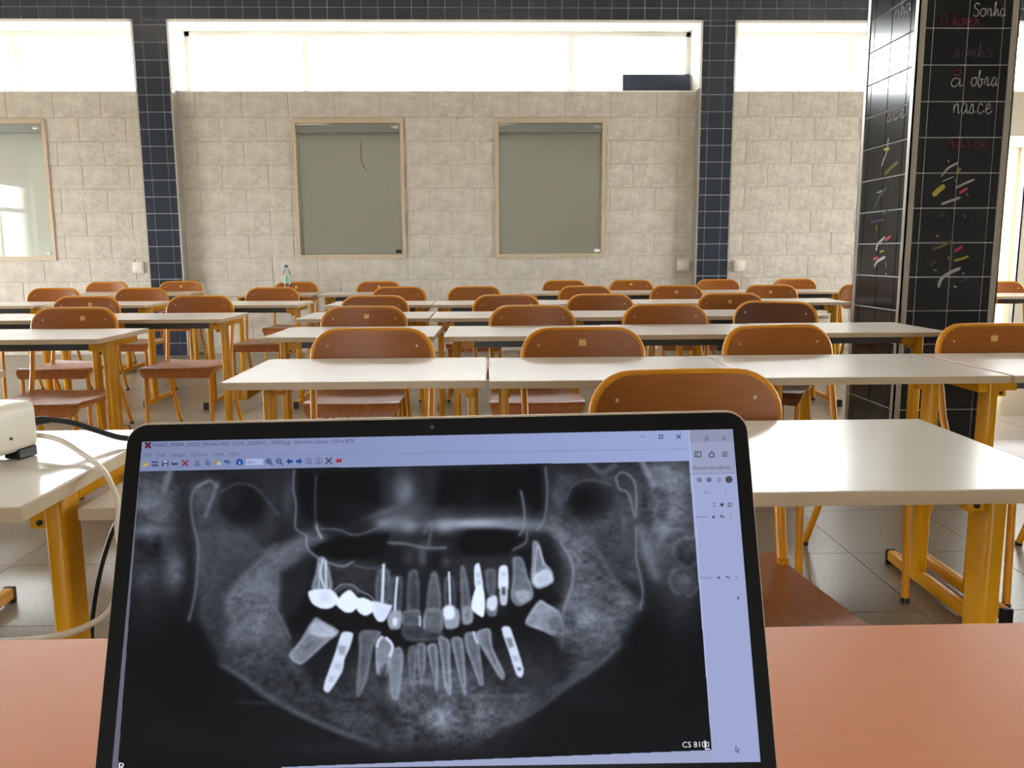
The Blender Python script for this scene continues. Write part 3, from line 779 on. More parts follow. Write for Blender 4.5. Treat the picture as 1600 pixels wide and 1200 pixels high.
# ------------------------------------------------------------------ laptop
LW, LHt = 0.345, 0.1783
lap = empty('laptop', (-0.032, 0.4064, DZ)); tag(lap, 'open laptop showing a dental X-ray on its screen', 'laptop')
ML = Matrix.Translation((0, 0, 0.8115 - DZ)) @ (Matrix.Rotation(-0.0511, 4, 'Z') @ Matrix.Rotation(-0.4016, 4, 'X') @ Matrix.Rotation(-0.0218, 4, 'Y'))
def rrect(x0, x1, z0, z1, y0, y1, rad, n=6):
    pts = []
    for (cx, cz, a0) in ((x1 - rad, z1 - rad, 0), (x0 + rad, z1 - rad, 90), (x0 + rad, z0 + rad, 180), (x1 - rad, z0 + rad, 270)):
        for k in range(n + 1):
            a = R(a0 + 90 * k / n); pts.append((cx + rad * math.cos(a), cz + rad * math.sin(a)))
    N = len(pts); v = [(x, y0, z) for x, z in pts] + [(x, y1, z) for x, z in pts]
    f = [tuple(range(N)), tuple(range(N, 2 * N))] + [(k, (k + 1) % N, N + (k + 1) % N, N + k) for k in range(N)]
    b = MB(); b.add(v, f); return b
lid = rrect(-LW / 2 - 0.0100, LW / 2 + 0.0092, -0.022, LHt + 0.0118, 0.0008, 0.0062, 0.0125).xf(ML).build('lid', 'laptop_metal', lap, bevel=0.0008, seg=2)
rrect(-LW / 2 - 0.0090, LW / 2 + 0.0082, -0.021, LHt + 0.0100, -0.0004, 0.0012, 0.0115).xf(ML).build('bezel', 'laptop_bezel', lid)
MB().lathe([(0.0013, 0), (0.0013, 0.0003)], 10).xf(ML @ Matrix.Translation((-0.002, -0.0004, LHt + 0.005)) @ Matrix.Rotation(R(90), 4, 'X')).build('webcam', 'dark_box', lid)
base = MB().box(-0.181, 0.181, -0.238, 0.0, 0.003, 0.018).xf(Matrix.Rotation(-0.0511, 4, 'Z')).build('base', 'laptop_metal', lap, bevel=0.003)
MB().box(-0.165, 0.165, -0.003, 0.012, 0.010, 0.030).xf(Matrix.Rotation(-0.0511, 4, 'Z')).build('hinge', 'laptop_bezel', lap, bevel=0.002)
for sx_ in (-0.15, 0.15):
    for sy_ in (-0.22, -0.02): MB().box(sx_ - 0.01, sx_ + 0.01, sy_ - 0.01, sy_ + 0.01, 0, 0.003).build('rubber_foot', 'black_plastic', base)
me_key = MB().box(-0.0075, 0.0075, -0.0075, 0.0075, 0.018, 0.0195).mesh('key', 'laptop_bezel')
for i in range(15):
    for j in range(5):
        p = Matrix.Rotation(-0.0511, 4, 'Z') @ Vector((-0.133 + i * 0.019, -0.035 - j * 0.019, 0))
        kk = place('key', me_key, base, p); kk.rotation_euler = (0, 0, -0.0511)
MB().box(-0.055, 0.055, -0.215, -0.145, 0.018, 0.0184).xf(Matrix.Rotation(-0.0511, 4, 'Z')).build('touchpad', 'aluminium', base)

# ---- what the screen shows, painted pixel by pixel in drawing units of the radiograph
HOM = np.array([[2905.1284, 392.4457, 677.7431], [-92.4575, -2519.3886, 1197.0801], [-0.0436, 0.5535, 1.0]])
HIN = np.linalg.inv(HOM)
def d2s(x, y):
    q = HIN @ np.array([x, y, 1.0]); return q[0] / q[2], q[1] / q[2]
NW, NH = 1380, 713
uu, vv = np.meshgrid((np.arange(NW) + .5) / NW * LW - LW / 2, (np.arange(NH) + .5) / NH * LHt)
den = HOM[2, 0] * uu + HOM[2, 1] * vv + 1
PX = (HOM[0, 0] * uu + HOM[0, 1] * vv + HOM[0, 2]) / den
PYY = (HOM[1, 0] * uu + HOM[1, 1] * vv + HOM[1, 2]) / den
rng = np.random.default_rng(3)
def vnoise(cx, cy):
    g = rng.random((cy + 3, cx + 3))
    X = (PX - 150) / 1080 * cx; Y = (PYY - 650) / 570 * cy
    X = np.clip(X, 0, cx + .99); Y = np.clip(Y, 0, cy + .99)
    i = X.astype(int); j = Y.astype(int); fx = X - i; fy = Y - j; fx = fx * fx * (3 - 2 * fx); fy = fy * fy * (3 - 2 * fy)
    return (g[j, i] * (1 - fx) + g[j, i + 1] * fx) * (1 - fy) + (g[j + 1, i] * (1 - fx) + g[j + 1, i + 1] * fx) * fy - .5
N1, N2, N3, N4 = vnoise(14, 8), vnoise(34, 18), vnoise(110, 90), vnoise(330, 200)
G = 19.0 + N1 * 6 + N2 * 4 + 16 * np.clip((960 - PYY) / 200, 0, 1)
def window(x0, y0, x1, y1):
    c = [d2s(x, y) for x in (x0, x1) for y in (y0, y1)]
    i0 = int(max(0, (min(p[0] for p in c) + LW / 2) / LW * NW - 2)); i1 = int(min(NW, (max(p[0] for p in c) + LW / 2) / LW * NW + 3))
    j0 = int(max(0, min(p[1] for p in c) / LHt * NH - 2)); j1 = int(min(NH, max(p[1] for p in c) / LHt * NH + 3))
    return (slice(j0, max(j0, j1)), slice(i0, max(i0, i1)))
def segd(X, Y, pts, closed):
    d = np.full(X.shape, 1e9); n = len(pts)
    for k in range(n if closed else n - 1):
        (x0, y0), (x1, y1) = pts[k], pts[(k + 1) % n]
        dx, dy = x1 - x0, y1 - y0; L2 = dx * dx + dy * dy + 1e-9
        t = np.clip(((X - x0) * dx + (Y - y0) * dy) / L2, 0, 1)
        d = np.minimum(d, np.hypot(X - x0 - t * dx, Y - y0 - t * dy))
    return d
def inside(X, Y, pts):
    r = np.zeros(X.shape, bool); n = len(pts)
    for k in range(n):
        (x0, y0), (x1, y1) = pts[k], pts[(k + 1) % n]
        if y0 == y1: continue
        c = ((y0 > Y) != (y1 > Y)) & (X < (x1 - x0) * (Y - y0) / (y1 - y0) + x0); r ^= c
    return r
def lay(s, a, val, tex=0.0):
    vv_ = val + (N2[s] * 0.8 + N3[s] * 0.45 + N4[s] * 0.3) * tex
    G[s] = G[s] * (1 - a) + vv_ * a
def rounded(pts, n=4):
    P = [Vector((x, y)) for x, y in pts]; N = len(P); out = []
    for i in range(N):
        a, b, c, d = P[i - 1], P[i], P[(i + 1) % N], P[(i + 2) % N]
        for k in range(n):
            t = k / n
            q = 0.5 * ((2 * b) + (c - a) * t * .8 + (2 * a - 5 * b + 4 * c - d) * t * t * .8 + (3 * b - a - 3 * c + d) * t ** 3 * .8) + (c - b) * t * .2
            out.append((q.x, q.y))
    return out
def poly(pts, val, soft=3.0, op=1.0, tex=0.0, rim=0.0, smooth=False):
    if smooth: pts = rounded(pts)
    xs = [p[0] for p in pts]; ys = [p[1] for p in pts]
    s = window(min(xs) - soft * 2, min(ys) - soft * 2, max(xs) + soft * 2, max(ys) + soft * 2)
    X, Y = PX[s], PYY[s]; d = segd(X, Y, pts, True); d = np.where(inside(X, Y, pts), -d, d)
    a = np.clip(.5 - d / (2 * soft), 0, 1); a = a * a * (3 - 2 * a); lay(s, a * op, val + (rim * np.exp(-((d + 2.5) / 2.6) ** 2) if rim else 0), tex)
def stroke(pts, wd, val, soft=1.5, op=1.0):
    xs = [p[0] for p in pts]; ys = [p[1] for p in pts]; e = wd + soft * 2
    s = window(min(xs) - e, min(ys) - e, max(xs) + e, max(ys) + e)
    if len(pts) > 2: pts = [(p.x, p.y) for p in catmull([(x, y, 0) for x, y in pts], 4)]
    d = segd(PX[s], PYY[s], pts, False) - wd / 2
    a = np.clip(.5 - d / (2 * soft), 0, 1); lay(s, a * op, val)
def blob(cx, cy, rx, ry, val, op=1.0, ang=0.0, hard=1.0, tex=0.0):
    q = max(rx, ry) * 1.9; s = window(cx - q, cy - q, cx + q, cy + q)
    X, Y = PX[s] - cx, PYY[s] - cy; c, n = math.cos(R(ang)), math.sin(R(ang))
    r2 = ((X * c + Y * n) / rx) ** 2 + ((-X * n + Y * c) / ry) ** 2
    lay(s, np.exp(-r2 ** hard) * op, val, tex)
A4 = lambda L: [(190 + x / 2.5, 720 + y / 2.5) for x, y in L]
A5 = lambda L: [(600 + x / 2.5, 720 + y / 2.5) for x, y in L]
A8 = lambda L: [(440 + x / 3.478, 840 + y / 3.478) for x, y in L]
# neck and spine shadows
blob(245, 800, 44, 84, 84, .85, tex=40); blob(228, 780, 20, 10, 98, .8); blob(240, 830, 30, 8, 84, .6); blob(272, 890, 15, 30, 84, .8); blob(230, 925, 40, 60, 50, .5)
stroke([(266, 738), (258, 762)], 7, 132, 5, .8); blob(235, 865, 14, 12, 26, .7); blob(250, 815, 9, 20, 40, .6)
blob(1035, 800, 55, 95, 92, .8, tex=60); blob(1060, 930, 40, 60, 56, .7); blob(1015, 860, 14, 45, 96, .7, -20); blob(1045, 760, 30, 40, 112, .7, tex=70)
for cx, cy, r in ((1074, 862, 23), (1070, 908, 24), (1042, 800, 20)):
    blob(cx, cy, r * .9, r * .9, 84, .5, tex=60); stroke([(cx + r * math.cos(R(a)), cy + r * .92 * math.sin(R(a))) for a in range(110, 300, 25)], 3, 128, 3.5, .5); stroke([(cx + r * .9 * math.cos(R(a)), cy + r * math.sin(R(a))) for a in range(20, 100, 20)], 3, 112, 3, .45)
stroke([(1004, 724), (1020, 758)], 7, 150, 5, .8); stroke([(1000, 828), (1008, 860), (1024, 900)], 12, 112, 6, .7); stroke([(1040, 735), (1050, 790), (1030, 850)], 8, 135, 7, .6)
for cx, cy, rx, ry, v_, o_ in ((236, 762, 26, 14, 92, .6), (226, 790, 22, 8, 132, .6), (252, 804, 14, 22, 108, .5), (238, 828, 30, 7, 118, .55), (222, 852, 10, 14, 28, .7), (246, 856, 10, 16, 30, .6), (273, 892, 14, 28, 104, .7), (228, 900, 20, 26, 74, .5), (290, 790, 10, 40, 30, .5),
                                (1024, 742, 18, 18, 140, .5), (1056, 748, 22, 14, 132, .5), (1040, 776, 16, 10, 40, .5), (1062, 800, 14, 30, 138, .45), (1034, 826, 18, 8, 150, .5), (1012, 850, 16, 14, 120, .5), (1050, 872, 16, 26, 66, .6), (1075, 880, 10, 12, 40, .6), (1084, 800, 10, 60, 104, .4), (1010, 790, 8, 30, 44, .5)):
    blob(cx, cy, rx, ry, v_, o_, tex=40)
# face shadows
blob(540, 770, 130, 60, 40, .5); blob(800, 770, 120, 55, 36, .5)
poly(A4([(280, 100), (380, 90), (430, 330), (640, 340), (620, 560), (660, 760), (390, 800), (300, 620), (290, 330)]), 68, 10, .9, 26)
blob(372, 838, 36, 26, 88, .75); blob(420, 800, 16, 40, 70, .6); blob(450, 780, 10, 34, 76, .6); stroke([(340, 800), (368, 826), (412, 860)], 3, 84, 5, .6); blob(380, 790, 40, 36, 22, .92, hard=2); blob(362, 780, 16, 14, 44, .6); stroke([(344, 770), (372, 756), (402, 764), (436, 806)], 2, 92, 3, .6); blob(360, 930, 40, 60, 44, .6)
poly(A4([(400, 540), (520, 410), (650, 320), (740, 280), (800, 300), (700, 370), (620, 430), (610, 540), (640, 700), (420, 720)]), 100, 14, .85, 50)
blob(405, 918, 30, 16, 118, .7); blob(455, 870, 30, 18, 92, .6, -35)
poly(A5([(640, 200), (690, 240), (830, 350), (910, 480), (1010, 560), (925, 725), (700, 740), (640, 640), (720, 540), (735, 420), (660, 290)]), 96, 12, .9, 70)
poly(A5([(690, 60), (890, 60), (900, 100), (980, 250), (1000, 480), (870, 440), (720, 240)]), 74, 12, .9, 30)
blob(922, 782, 40, 34, 24, .92, hard=2); blob(906, 782, 18, 22, 12, .8); blob(950, 850, 26, 40, 62, .5, tex=40); stroke([(884, 782), (896, 758), (924, 750), (954, 758)], 2, 96, 3, .6); blob(872, 780, 12, 40, 92, .6, tex=50); blob(890, 905, 20, 50, 100, .5, tex=50); blob(945, 925, 30, 30, 92, .6, tex=40)
# jaw bone
poly(A4([(385, 795), (440, 735), (560, 690), (680, 780), (760, 860), (1200, 900), (1500, 900), (1750, 860)]) + A5([(700, 690), (925, 720), (820, 810), (700, 890), (600, 965), (480, 1040), (330, 1110), (0, 1130)]) + A4([(900, 1075), (700, 985), (560, 915)]), 50, 12, .9, 40)
blob(690, 1112, 100, 46, 112, .8, tex=90); blob(560, 1060, 70, 40, 66, .6, tex=40); blob(840, 1040, 60, 40, 62, .6, tex=30); blob(690, 1055, 80, 30, 100, .6, tex=60); blob(620, 1090, 40, 30, 90, .5, tex=60); blob(760, 1085, 40, 30, 84, .5, tex=60); blob(420, 1020, 50, 30, 70, .6, tex=40); blob(930, 1000, 40, 30, 88, .6, tex=40)
stroke(A4([(390, 795), (480, 850), (560, 910), (700, 990), (860, 1060), (1000, 1110)]), 5, 108, 6, .8)
stroke(A5([(920, 722), (820, 810), (700, 890), (600, 970), (480, 1030)]), 4, 98, 5, .75)
stroke([(370, 1096), (446, 1100)], 3, 58, 4, .7); blob(600, 1112, 22, 40, 24, .75); blob(920, 1100, 40, 14, 34, .6); blob(900, 1135, 60, 30, 14, .8)
stroke(A4([(600, 330), (520, 410), (430, 520), (420, 600)]), 4, 120, 6, .5); stroke(A5([(720, 250), (830, 350), (905, 470), (1000, 560)]), 4, 116, 6, .45)
stroke([(450, 1000), (470, 1060), (520, 1100), (600, 1130)], 3, 84, 6, .4); stroke([(930, 1030), (880, 1068), (820, 1110), (760, 1150)], 3, 96, 6, .45)
blob(1010, 1010, 36, 60, 12, .8); blob(300, 1040, 40, 60, 12, .7); blob(560, 1168, 120, 12, 40, .5)
# cavities
poly(A4([(680, 40), (1000, 30), (1010, 190), (900, 240), (770, 250), (690, 200)]), 12, 12, .95)
poly(A5([(220, 40), (620, 20), (630, 200), (520, 225), (300, 215), (200, 190)]), 12, 12, .95)
blob(560, 800, 60, 16, 40, .5); blob(748, 770, 20, 28, 26, .6)
blob(632, 768, 17, 26, 128, .8); blob(628, 760, 7, 12, 70, .5); blob(600, 800, 30, 5, 92, .6, -20); blob(660, 870, 8, 22, 96, .7); blob(640, 872, 10, 14, 80, .5); blob(698, 880, 8, 12, 92, .6); blob(690, 800, 26, 10, 60, .5, -10); blob(620, 815, 30, 18, 112, .8); blob(600, 818, 14, 8, 150, .6); blob(640, 822, 14, 12, 150, .6); blob(652, 800, 18, 20, 84, .6)
blob(750, 806, 70, 16, 70, .6); blob(740, 818, 70, 8, 176, .85, -2); blob(790, 822, 44, 6, 150, .7, 4); blob(695, 822, 18, 12, 150, .7)
poly(A4([(735, 345), (860, 300), (1045, 285), (1050, 340), (1000, 368), (880, 405), (780, 385)]), 11, 5, .97)
poly(A5([(285, 310), (330, 275), (440, 268), (540, 280), (555, 305), (510, 345), (400, 375), (310, 365)]), 9, 6, .97)
poly(A8([(0, 200), (150, 110), (150, 290), (60, 430), (0, 400)]), 34, 8, .8)
poly(A8([(150, 330), (330, 400), (480, 440), (640, 500), (860, 530), (1040, 480), (1180, 400), (1400, 290), (1500, 330), (1340, 480), (1180, 490), (980, 540), (700, 600), (500, 510), (330, 520), (180, 440), (60, 480)]), 17, 8, .95)
poly(A8([(520, 150), (1240, 150), (1240, 420), (600, 430)]), 34, 10, .7); blob(705, 1000, 60, 10, 30, .5)
poly(A8([(240, 120), (520, 130), (520, 330), (300, 290)]), 56, 10, .7, 16); poly(A8([(930, 100), (1260, 100), (1260, 300), (930, 300)]), 52, 10, .6, 14)
# fine bone outlines
for L, w_, v_, s_ in (
    (A4([(340, 80), (290, 110), (272, 170), (285, 260), (300, 330), (298, 430), (285, 540), (265, 620)]), 3, 118, 3),
    (A4([(375, 90), (355, 150), (330, 215)]), 4, 120, 4), (A4([(300, 100), (345, 78), (372, 100)]), 3, 120, 3),
    (A4([(675, 40), (672, 110), (683, 180), (680, 260), (720, 290)]), 2.5, 128, 2), (A4([(760, 60), (757, 200), (765, 250)]), 2, 84, 2),
    (A4([(762, 255), (768, 275), (782, 300)]), 3, 200, 2), (A4([(770, 265), (850, 270), (920, 290), (1040, 248)]), 2, 112, 2),
    (A4([(722, 300), (730, 345), (780, 385), (860, 412), (905, 395)]), 2.5, 150, 2), (A4([(910, 410), (985, 420), (1030, 400)]), 2, 90, 2),
    (A4([(585, 550), (620, 610), (660, 690)]), 2.5, 108, 3), (A4([(650, 340), (610, 420), (610, 500)]), 3, 90, 4),
    (A5([(20, 320), (90, 325), (160, 340), (240, 340)]), 3, 140, 3), (A5([(160, 280), (185, 240), (175, 330)]), 3, 110, 4),
    (A5([(630, 30), (638, 120), (628, 220), (600, 270)]), 3, 122, 2.5), (A5([(535, 120), (548, 190), (545, 260), (530, 290)]), 2.5, 150, 2),
    (A5([(560, 280), (552, 320), (505, 348)]), 2.5, 128, 2), (A5([(690, 320), (735, 400), (735, 480), (710, 560), (685, 640)]), 3, 150, 3),
    (A5([(905, 65), (930, 45), (970, 70), (985, 130), (980, 220), (955, 130), (920, 110), (905, 70)]), 2.5, 140, 2.5),
    (A5([(985, 260), (985, 380), (1000, 450), (1010, 520), (1000, 580)]), 2.5, 128, 2.5), (A5([(800, 10), (850, 45), (900, 20)]), 4, 110, 5),
    (A5([(500, 240), (560, 250), (640, 260), (700, 300)]), 10, 128, 9)):
    stroke(L, w_ * .8, v_ + 14, s_, .72); stroke(L, w_ * 3, v_ * .75, s_ * 3, .28)
# teeth (outline, grey level, softness)
for L, v_, s_ in (
    ([(200, 110), (240, 110), (270, 200), (275, 285), (165, 285), (185, 190)], 128, 3), ([(520, 180), (590, 180), (595, 345), (510, 345)], 96, 4),
    ([(600, 220), (660, 220), (650, 400), (590, 400)], 70, 4), ([(690, 190), (745, 190), (750, 400), (680, 400)], 78, 4), ([(660, 400), (750, 390), (760, 430), (755, 480), (660, 480)], 92, 3),
    ([(810, 200), (850, 200), (870, 390), (785, 390)], 96, 4), ([(780, 390), (870, 390), (880, 450), (870, 515), (775, 515)], 118, 2.5), ([(660, 480), (870, 510), (850, 560), (680, 560)], 70, 5),
    ([(885, 220), (940, 220), (950, 370), (885, 370)], 66, 4), ([(970, 170), (1000, 170), (1040, 400), (1035, 460), (985, 470), (975, 400)], 104, 3), ([(985, 380), (1038, 380), (1035, 460), (990, 466)], 128, 4),
    ([(1105, 180), (1165, 180), (1160, 310), (1120, 310)], 92, 4), ([(1110, 370), (1172, 370), (1165, 425), (1125, 425)], 108, 3),
    ([(1255, 110), (1310, 110), (1340, 210), (1365, 270), (1365, 330), (1290, 375), (1245, 330), (1255, 200)], 118, 3), ([(1270, 290), (1350, 290), (1345, 335), (1290, 350)], 156, 6),
    ([(1365, 20), (1400, 30), (1430, 130), (1470, 180), (1475, 245), (1395, 280), (1355, 235), (1360, 100)], 138, 2.5), ([(1375, 200), (1440, 170), (1470, 200), (1470, 240), (1395, 270), (1365, 235)], 190, 4),
    ([(1400, 340), (1440, 355), (1520, 415), (1490, 530), (1420, 510), (1325, 470), (1345, 410)], 156, 3), ([(1430, 430), (1520, 420), (1540, 530), (1450, 510)], 104, 8),
    ([(180, 435), (230, 455), (315, 510), (250, 570), (110, 690), (40, 640), (100, 560)], 132, 3), ([(190, 450), (300, 512), (250, 545), (150, 520)], 172, 6), ([(110, 590), (180, 540), (190, 580), (110, 660)], 96, 6),
    ([(420, 520), (470, 500), (545, 515), (500, 600), (470, 760), (430, 860), (405, 840), (420, 620)], 104, 3), ([(515, 570), (550, 535), (600, 560), (605, 620), (575, 750), (520, 745), (510, 640)], 140, 2.5),
    ([(585, 640), (640, 590), (665, 640), (655, 760), (635, 880), (590, 850)], 122, 3), ([(690, 600), (735, 590), (735, 720), (715, 850), (690, 720)], 98, 3), ([(735, 580), (785, 580), (785, 700), (760, 800), (740, 700)], 114, 3),
    ([(790, 590), (845, 580), (855, 700), (845, 840), (815, 720)], 130, 2.5), ([(850, 540), (915, 560), (920, 680), (925, 850), (890, 830), (870, 700)], 130, 2.5), ([(920, 550), (985, 550), (1000, 700), (1005, 850), (985, 840), (950, 700)], 122, 2.5),
    ([(995, 520), (1065, 520), (1085, 650), (1100, 790), (1075, 800), (1030, 680), (1000, 600)], 122, 2.5), ([(1060, 510), (1135, 495), (1150, 600), (1215, 740), (1190, 770), (1110, 640), (1075, 580)], 138, 2.5)):
    poly(A8(L), v_ - 8, s_, .88, 26, rim=20, smooth=True)
for L in ([(700, 600), (712, 800)], [(760, 590), (760, 760)], [(818, 600), (832, 780)], [(885, 570), (900, 780)], [(952, 570), (985, 780)], [(1110, 540), (1160, 680)], [(450, 560), (440, 740)]):
    stroke(A8(L), 2.5, 70, 3, .6)
poly(A8([(565, 690), (520, 760), (560, 860), (585, 800)]), 22, 6, .7); blob(612, 1076, 14, 16, 130, .5); blob(655, 1066, 22, 5, 140, .5)
for L, w_, v_ in (([(225, 120), (212, 200), (235, 270)], 3, 205), ([(240, 130), (245, 270)], 3, 205), ([(205, 140), (205, 270)], 2, 170), ([(556, 150), (552, 250), (548, 345)], 4.5, 215), ([(630, 220), (620, 330), (615, 470)], 3.5, 225),
                  ([(910, 190), (914, 280), (917, 375)], 3.2, 225), ([(290, 285), (330, 255), (390, 260), (425, 290), (480, 315), (505, 345)], 2.6, 120), ([(300, 300), (340, 268), (390, 272), (420, 300)], 2, 90),
                  ([(520, 590), (528, 560), (545, 540)], 4, 205), ([(572, 545), (605, 590), (590, 640)], 4, 215), ([(1045, 515), (1052, 545), (1065, 570)], 4, 190), ([(752, 430), (754, 478)], 4, 170), ([(960, 395), (965, 440), (955, 480)], 3, 130),
                  ([(1390, 40), (1380, 120), (1375, 200)], 2, 170), ([(1400, 50), (1425, 150)], 2, 170), ([(775, 440), (775, 490)], 2, 150)):
    stroke(A8(L), w_, v_, 1.6, .95)
for L, v_, s_ in (
    ([(150, 290), (265, 280), (310, 325), (300, 360), (265, 385), (215, 385), (165, 355)], 232, 2), ([(310, 330), (340, 300), (375, 285), (415, 325), (430, 335), (420, 370), (385, 405), (345, 405), (300, 368), (296, 330)], 240, 2),
    ([(400, 350), (440, 325), (490, 345), (505, 370), (495, 405), (455, 425), (415, 400)], 240, 2), ([(500, 345), (590, 365), (600, 375), (575, 430), (555, 455), (525, 455), (498, 415), (490, 370)], 226, 2),
    ([(575, 440), (600, 400), (650, 400), (655, 450), (640, 495), (590, 495)], 152, 2.5), ([(605, 440), (630, 440), (625, 475), (608, 475)], 220, 2),
    ([(875, 390), (900, 365), (935, 370), (960, 400), (965, 470), (940, 495), (895, 495), (880, 450)], 150, 2.5), ([(880, 390), (905, 370), (935, 378), (940, 430), (915, 445), (890, 440)], 226, 2.5),
    ([(1047, 165), (1060, 142), (1075, 142), (1087, 200), (1095, 272), (1052, 272)], 224, 1.8), ([(1057, 272), (1095, 272), (1106, 350), (1101, 420), (1085, 431), (1035, 392), (1035, 340)], 240, 1.8),
    ([(1120, 330), (1165, 315), (1175, 360), (1150, 400), (1115, 375)], 214, 2.5), ([(1180, 180), (1190, 155), (1215, 150), (1230, 170), (1231, 278), (1180, 278)], 224, 1.8), ([(1186, 280), (1228, 280), (1224, 362), (1190, 362)], 190, 2),
    ([(1195, 495), (1240, 485), (1268, 560), (1285, 610), (1315, 715), (1305, 757), (1275, 742), (1235, 620)], 212, 2), ([(330, 515), (390, 520), (375, 590), (345, 660), (330, 730), (262, 836), (230, 825), (240, 770), (280, 660), (300, 600)], 212, 2)):
    poly(A8(L), v_, s_ + .4, .97, 0, smooth=True)
for L, v_, s_, o_ in (([(215, 300), (255, 300), (260, 345), (215, 345)], 196, 8, .8), ([(1198, 270), (1216, 270), (1216, 310), (1198, 310)], 40, 3, .85), ([(1218, 545), (1250, 545), (1262, 590), (1238, 600)], 84, 3, .7),
                      ([(305, 585), (355, 590), (345, 640), (315, 635)], 120, 4, .7), ([(1060, 190), (1078, 190), (1080, 220), (1062, 220)], 180, 2, .8), ([(1060, 230), (1082, 230), (1084, 255), (1062, 255)], 180, 2, .8),
                      ([(1195, 185), (1220, 185), (1220, 210), (1195, 210)], 180, 2, .7), ([(1255, 640), (1285, 640), (1292, 670), (1262, 670)], 160, 2, .7), ([(295, 680), (330, 690), (320, 720), (285, 712)], 160, 3, .7), ([(262, 750), (290, 755), (280, 785), (255, 780)], 160, 3, .7), ([(1280, 705), (1300, 705), (1302, 722), (1285, 722)], 60, 2, .7)):
    poly(A8(L), v_, s_, o_)
poly(A8([(512, 360), (560, 372), (590, 372), (565, 430), (530, 440)]), 200, 8, .6)
G += N4 * 6 + N3 * 4
for _ in range(1):   # the film is a little unsharp
    G[1:-1] = (G[:-2] + 2 * G[1:-1] + G[2:]) / 4; G[:, 1:-1] = (G[:, :-2] + 2 * G[:, 1:-1] + G[:, 2:]) / 4
G = G + np.clip(G - 55, 0, 110) * 0.16 - np.clip(55 - G, 0, 40) * 0.16
# colour: bluish film tones
gg = np.clip(G, 8, 250) / 255.0
IMG = np.stack([gg * 0.93, gg * 0.985, np.clip(gg * 1.09 + .006, 0, 1)], -1)
def region(pts): return inside(PX, PYY, pts)
def fillc(mask, rgb, grad=None):
    for k in range(3): IMG[..., k][mask] = (rgb[k] / 255.0)
film = region([(219, 736.5), (1076, 720.5), (1112, 1171.5), (470, 1197), (440, 1210), (176, 1212)])
ui = ~film
shade = np.clip(0.80 + (PX - 200) / 950 * 0.22, 0.74, 1.02) * np.clip(1.04 - (PYY - 680) / 520 * 0.02, .9, 1.05)  # viewing-angle dimming of the panel, painted into the interface colours
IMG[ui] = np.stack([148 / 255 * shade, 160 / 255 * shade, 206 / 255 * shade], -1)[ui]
right = region([(1076, 660), (1160, 660), (1200, 1210), (1116, 1210), (1112, 1171)])
IMG[right] = np.stack([np.full_like(shade, 158 / 255), np.full_like(shade, 167 / 255), np.full_like(shade, 208 / 255)], -1)[right]
fillc(region([(1076, 660), (1160, 660), (1149, 739), (1081, 741)]), (152, 158, 190)); fillc(region([(1076, 660), (1160, 660), (1146, 690), (1077, 692)]), (142, 147, 176))
fillc(region([(213, 736), (219.5, 736), (184, 1212), (175, 1212)]), (104, 104, 122))
fillc(region([(215, 706), (220, 706), (216, 737), (212, 737)]), (112, 116, 140))
blue = region([(440, 1198.2), (1110, 1172.5), (1114, 1186), (1114, 1200), (440, 1215)]); fillc(blue, (158, 166, 200))
def cpoly(pts, rgb): fillc(region(pts), rgb)
def cstroke(pts, wd, rgb, op=1.0):
    xs = [p[0] for p in pts]; ys = [p[1] for p in pts]; s = window(min(xs) - 4, min(ys) - 4, max(xs) + 4, max(ys) + 4)
    a = np.clip(.5 - (segd(PX[s], PYY[s], pts, False) - wd / 2), 0, 1) * op
    for k in range(3): IMG[s][..., k] = IMG[s][..., k] * (1 - a) + rgb[k] / 255.0 * a
def ring(cx, cy, r, wd, rgb, op=1.0): cstroke([(cx + r * math.cos(a * math.pi / 6), cy + r * math.sin(a * math.pi / 6)) for a in range(13)], wd, rgb, op)
def disc(cx, cy, r, rgb): cstroke([(cx, cy), (cx + .1, cy)], 2 * r, rgb)
tb = lambda x: 725.0 - (x - 228) * 0.0168
cstroke([(222, 716), (640, 708), (1075, 702)], .8, (118, 126, 165), .8); cstroke([(1076, 672), (1112, 1172)], 1.2, (214, 218, 240), .6); cstroke([(1078, 741), (1149, 739.5)], .8, (118, 122, 150), .9)
# title-bar icon, tool icons
cstroke([(229, 693), (235, 699)], 4, (74, 34, 46)); cstroke([(235, 693), (229, 699)], 4, (92, 40, 52))
x = 228; y = tb(x); cpoly([(x - 5, y + 4), (x - 5, y - 3), (x - 1, y - 3), (x, y - 2), (x + 4, y - 2), (x + 4, y + 4)], (168, 146, 84)); cstroke([(x - 3, y + 4), (x + 5, y)], 2, (196, 178, 110))
x = 243; y = tb(x); cpoly([(x - 5, y - 4), (x + 5, y - 4), (x + 5, y + 4), (x - 5, y + 4)], (66, 76, 112)); cstroke([(x - 4, y), (x + 4, y)], 2, (130, 140, 180))
x = 259; y = tb(x); cpoly([(x - 5, y - 4), (x + 5, y - 4), (x + 5, y + 4), (x - 5, y + 4)], (58, 62, 112)); cpoly([(x - 3, y - 4), (x + 3, y - 4), (x + 3, y - 1), (x - 3, y - 1)], (170, 180, 215)); cpoly([(x - 2, y + 1), (x + 3, y + 1), (x + 3, y + 4), (x - 2, y + 4)], (150, 160, 196))
x = 274; y = tb(x); cpoly([(x - 5, y - 1), (x + 5, y - 1), (x + 5, y + 3), (x - 5, y + 3)], (66, 70, 110)); cpoly([(x - 3, y - 4), (x + 3, y - 5), (x + 3, y - 1), (x - 3, y - 1)], (140, 150, 190))
x = 290; y = tb(x); cstroke([(x - 4, y - 4), (x + 4, y + 4)], 2, (132, 30, 44)); cstroke([(x + 4, y - 4), (x - 4, y + 4)], 2, (132, 30, 44))
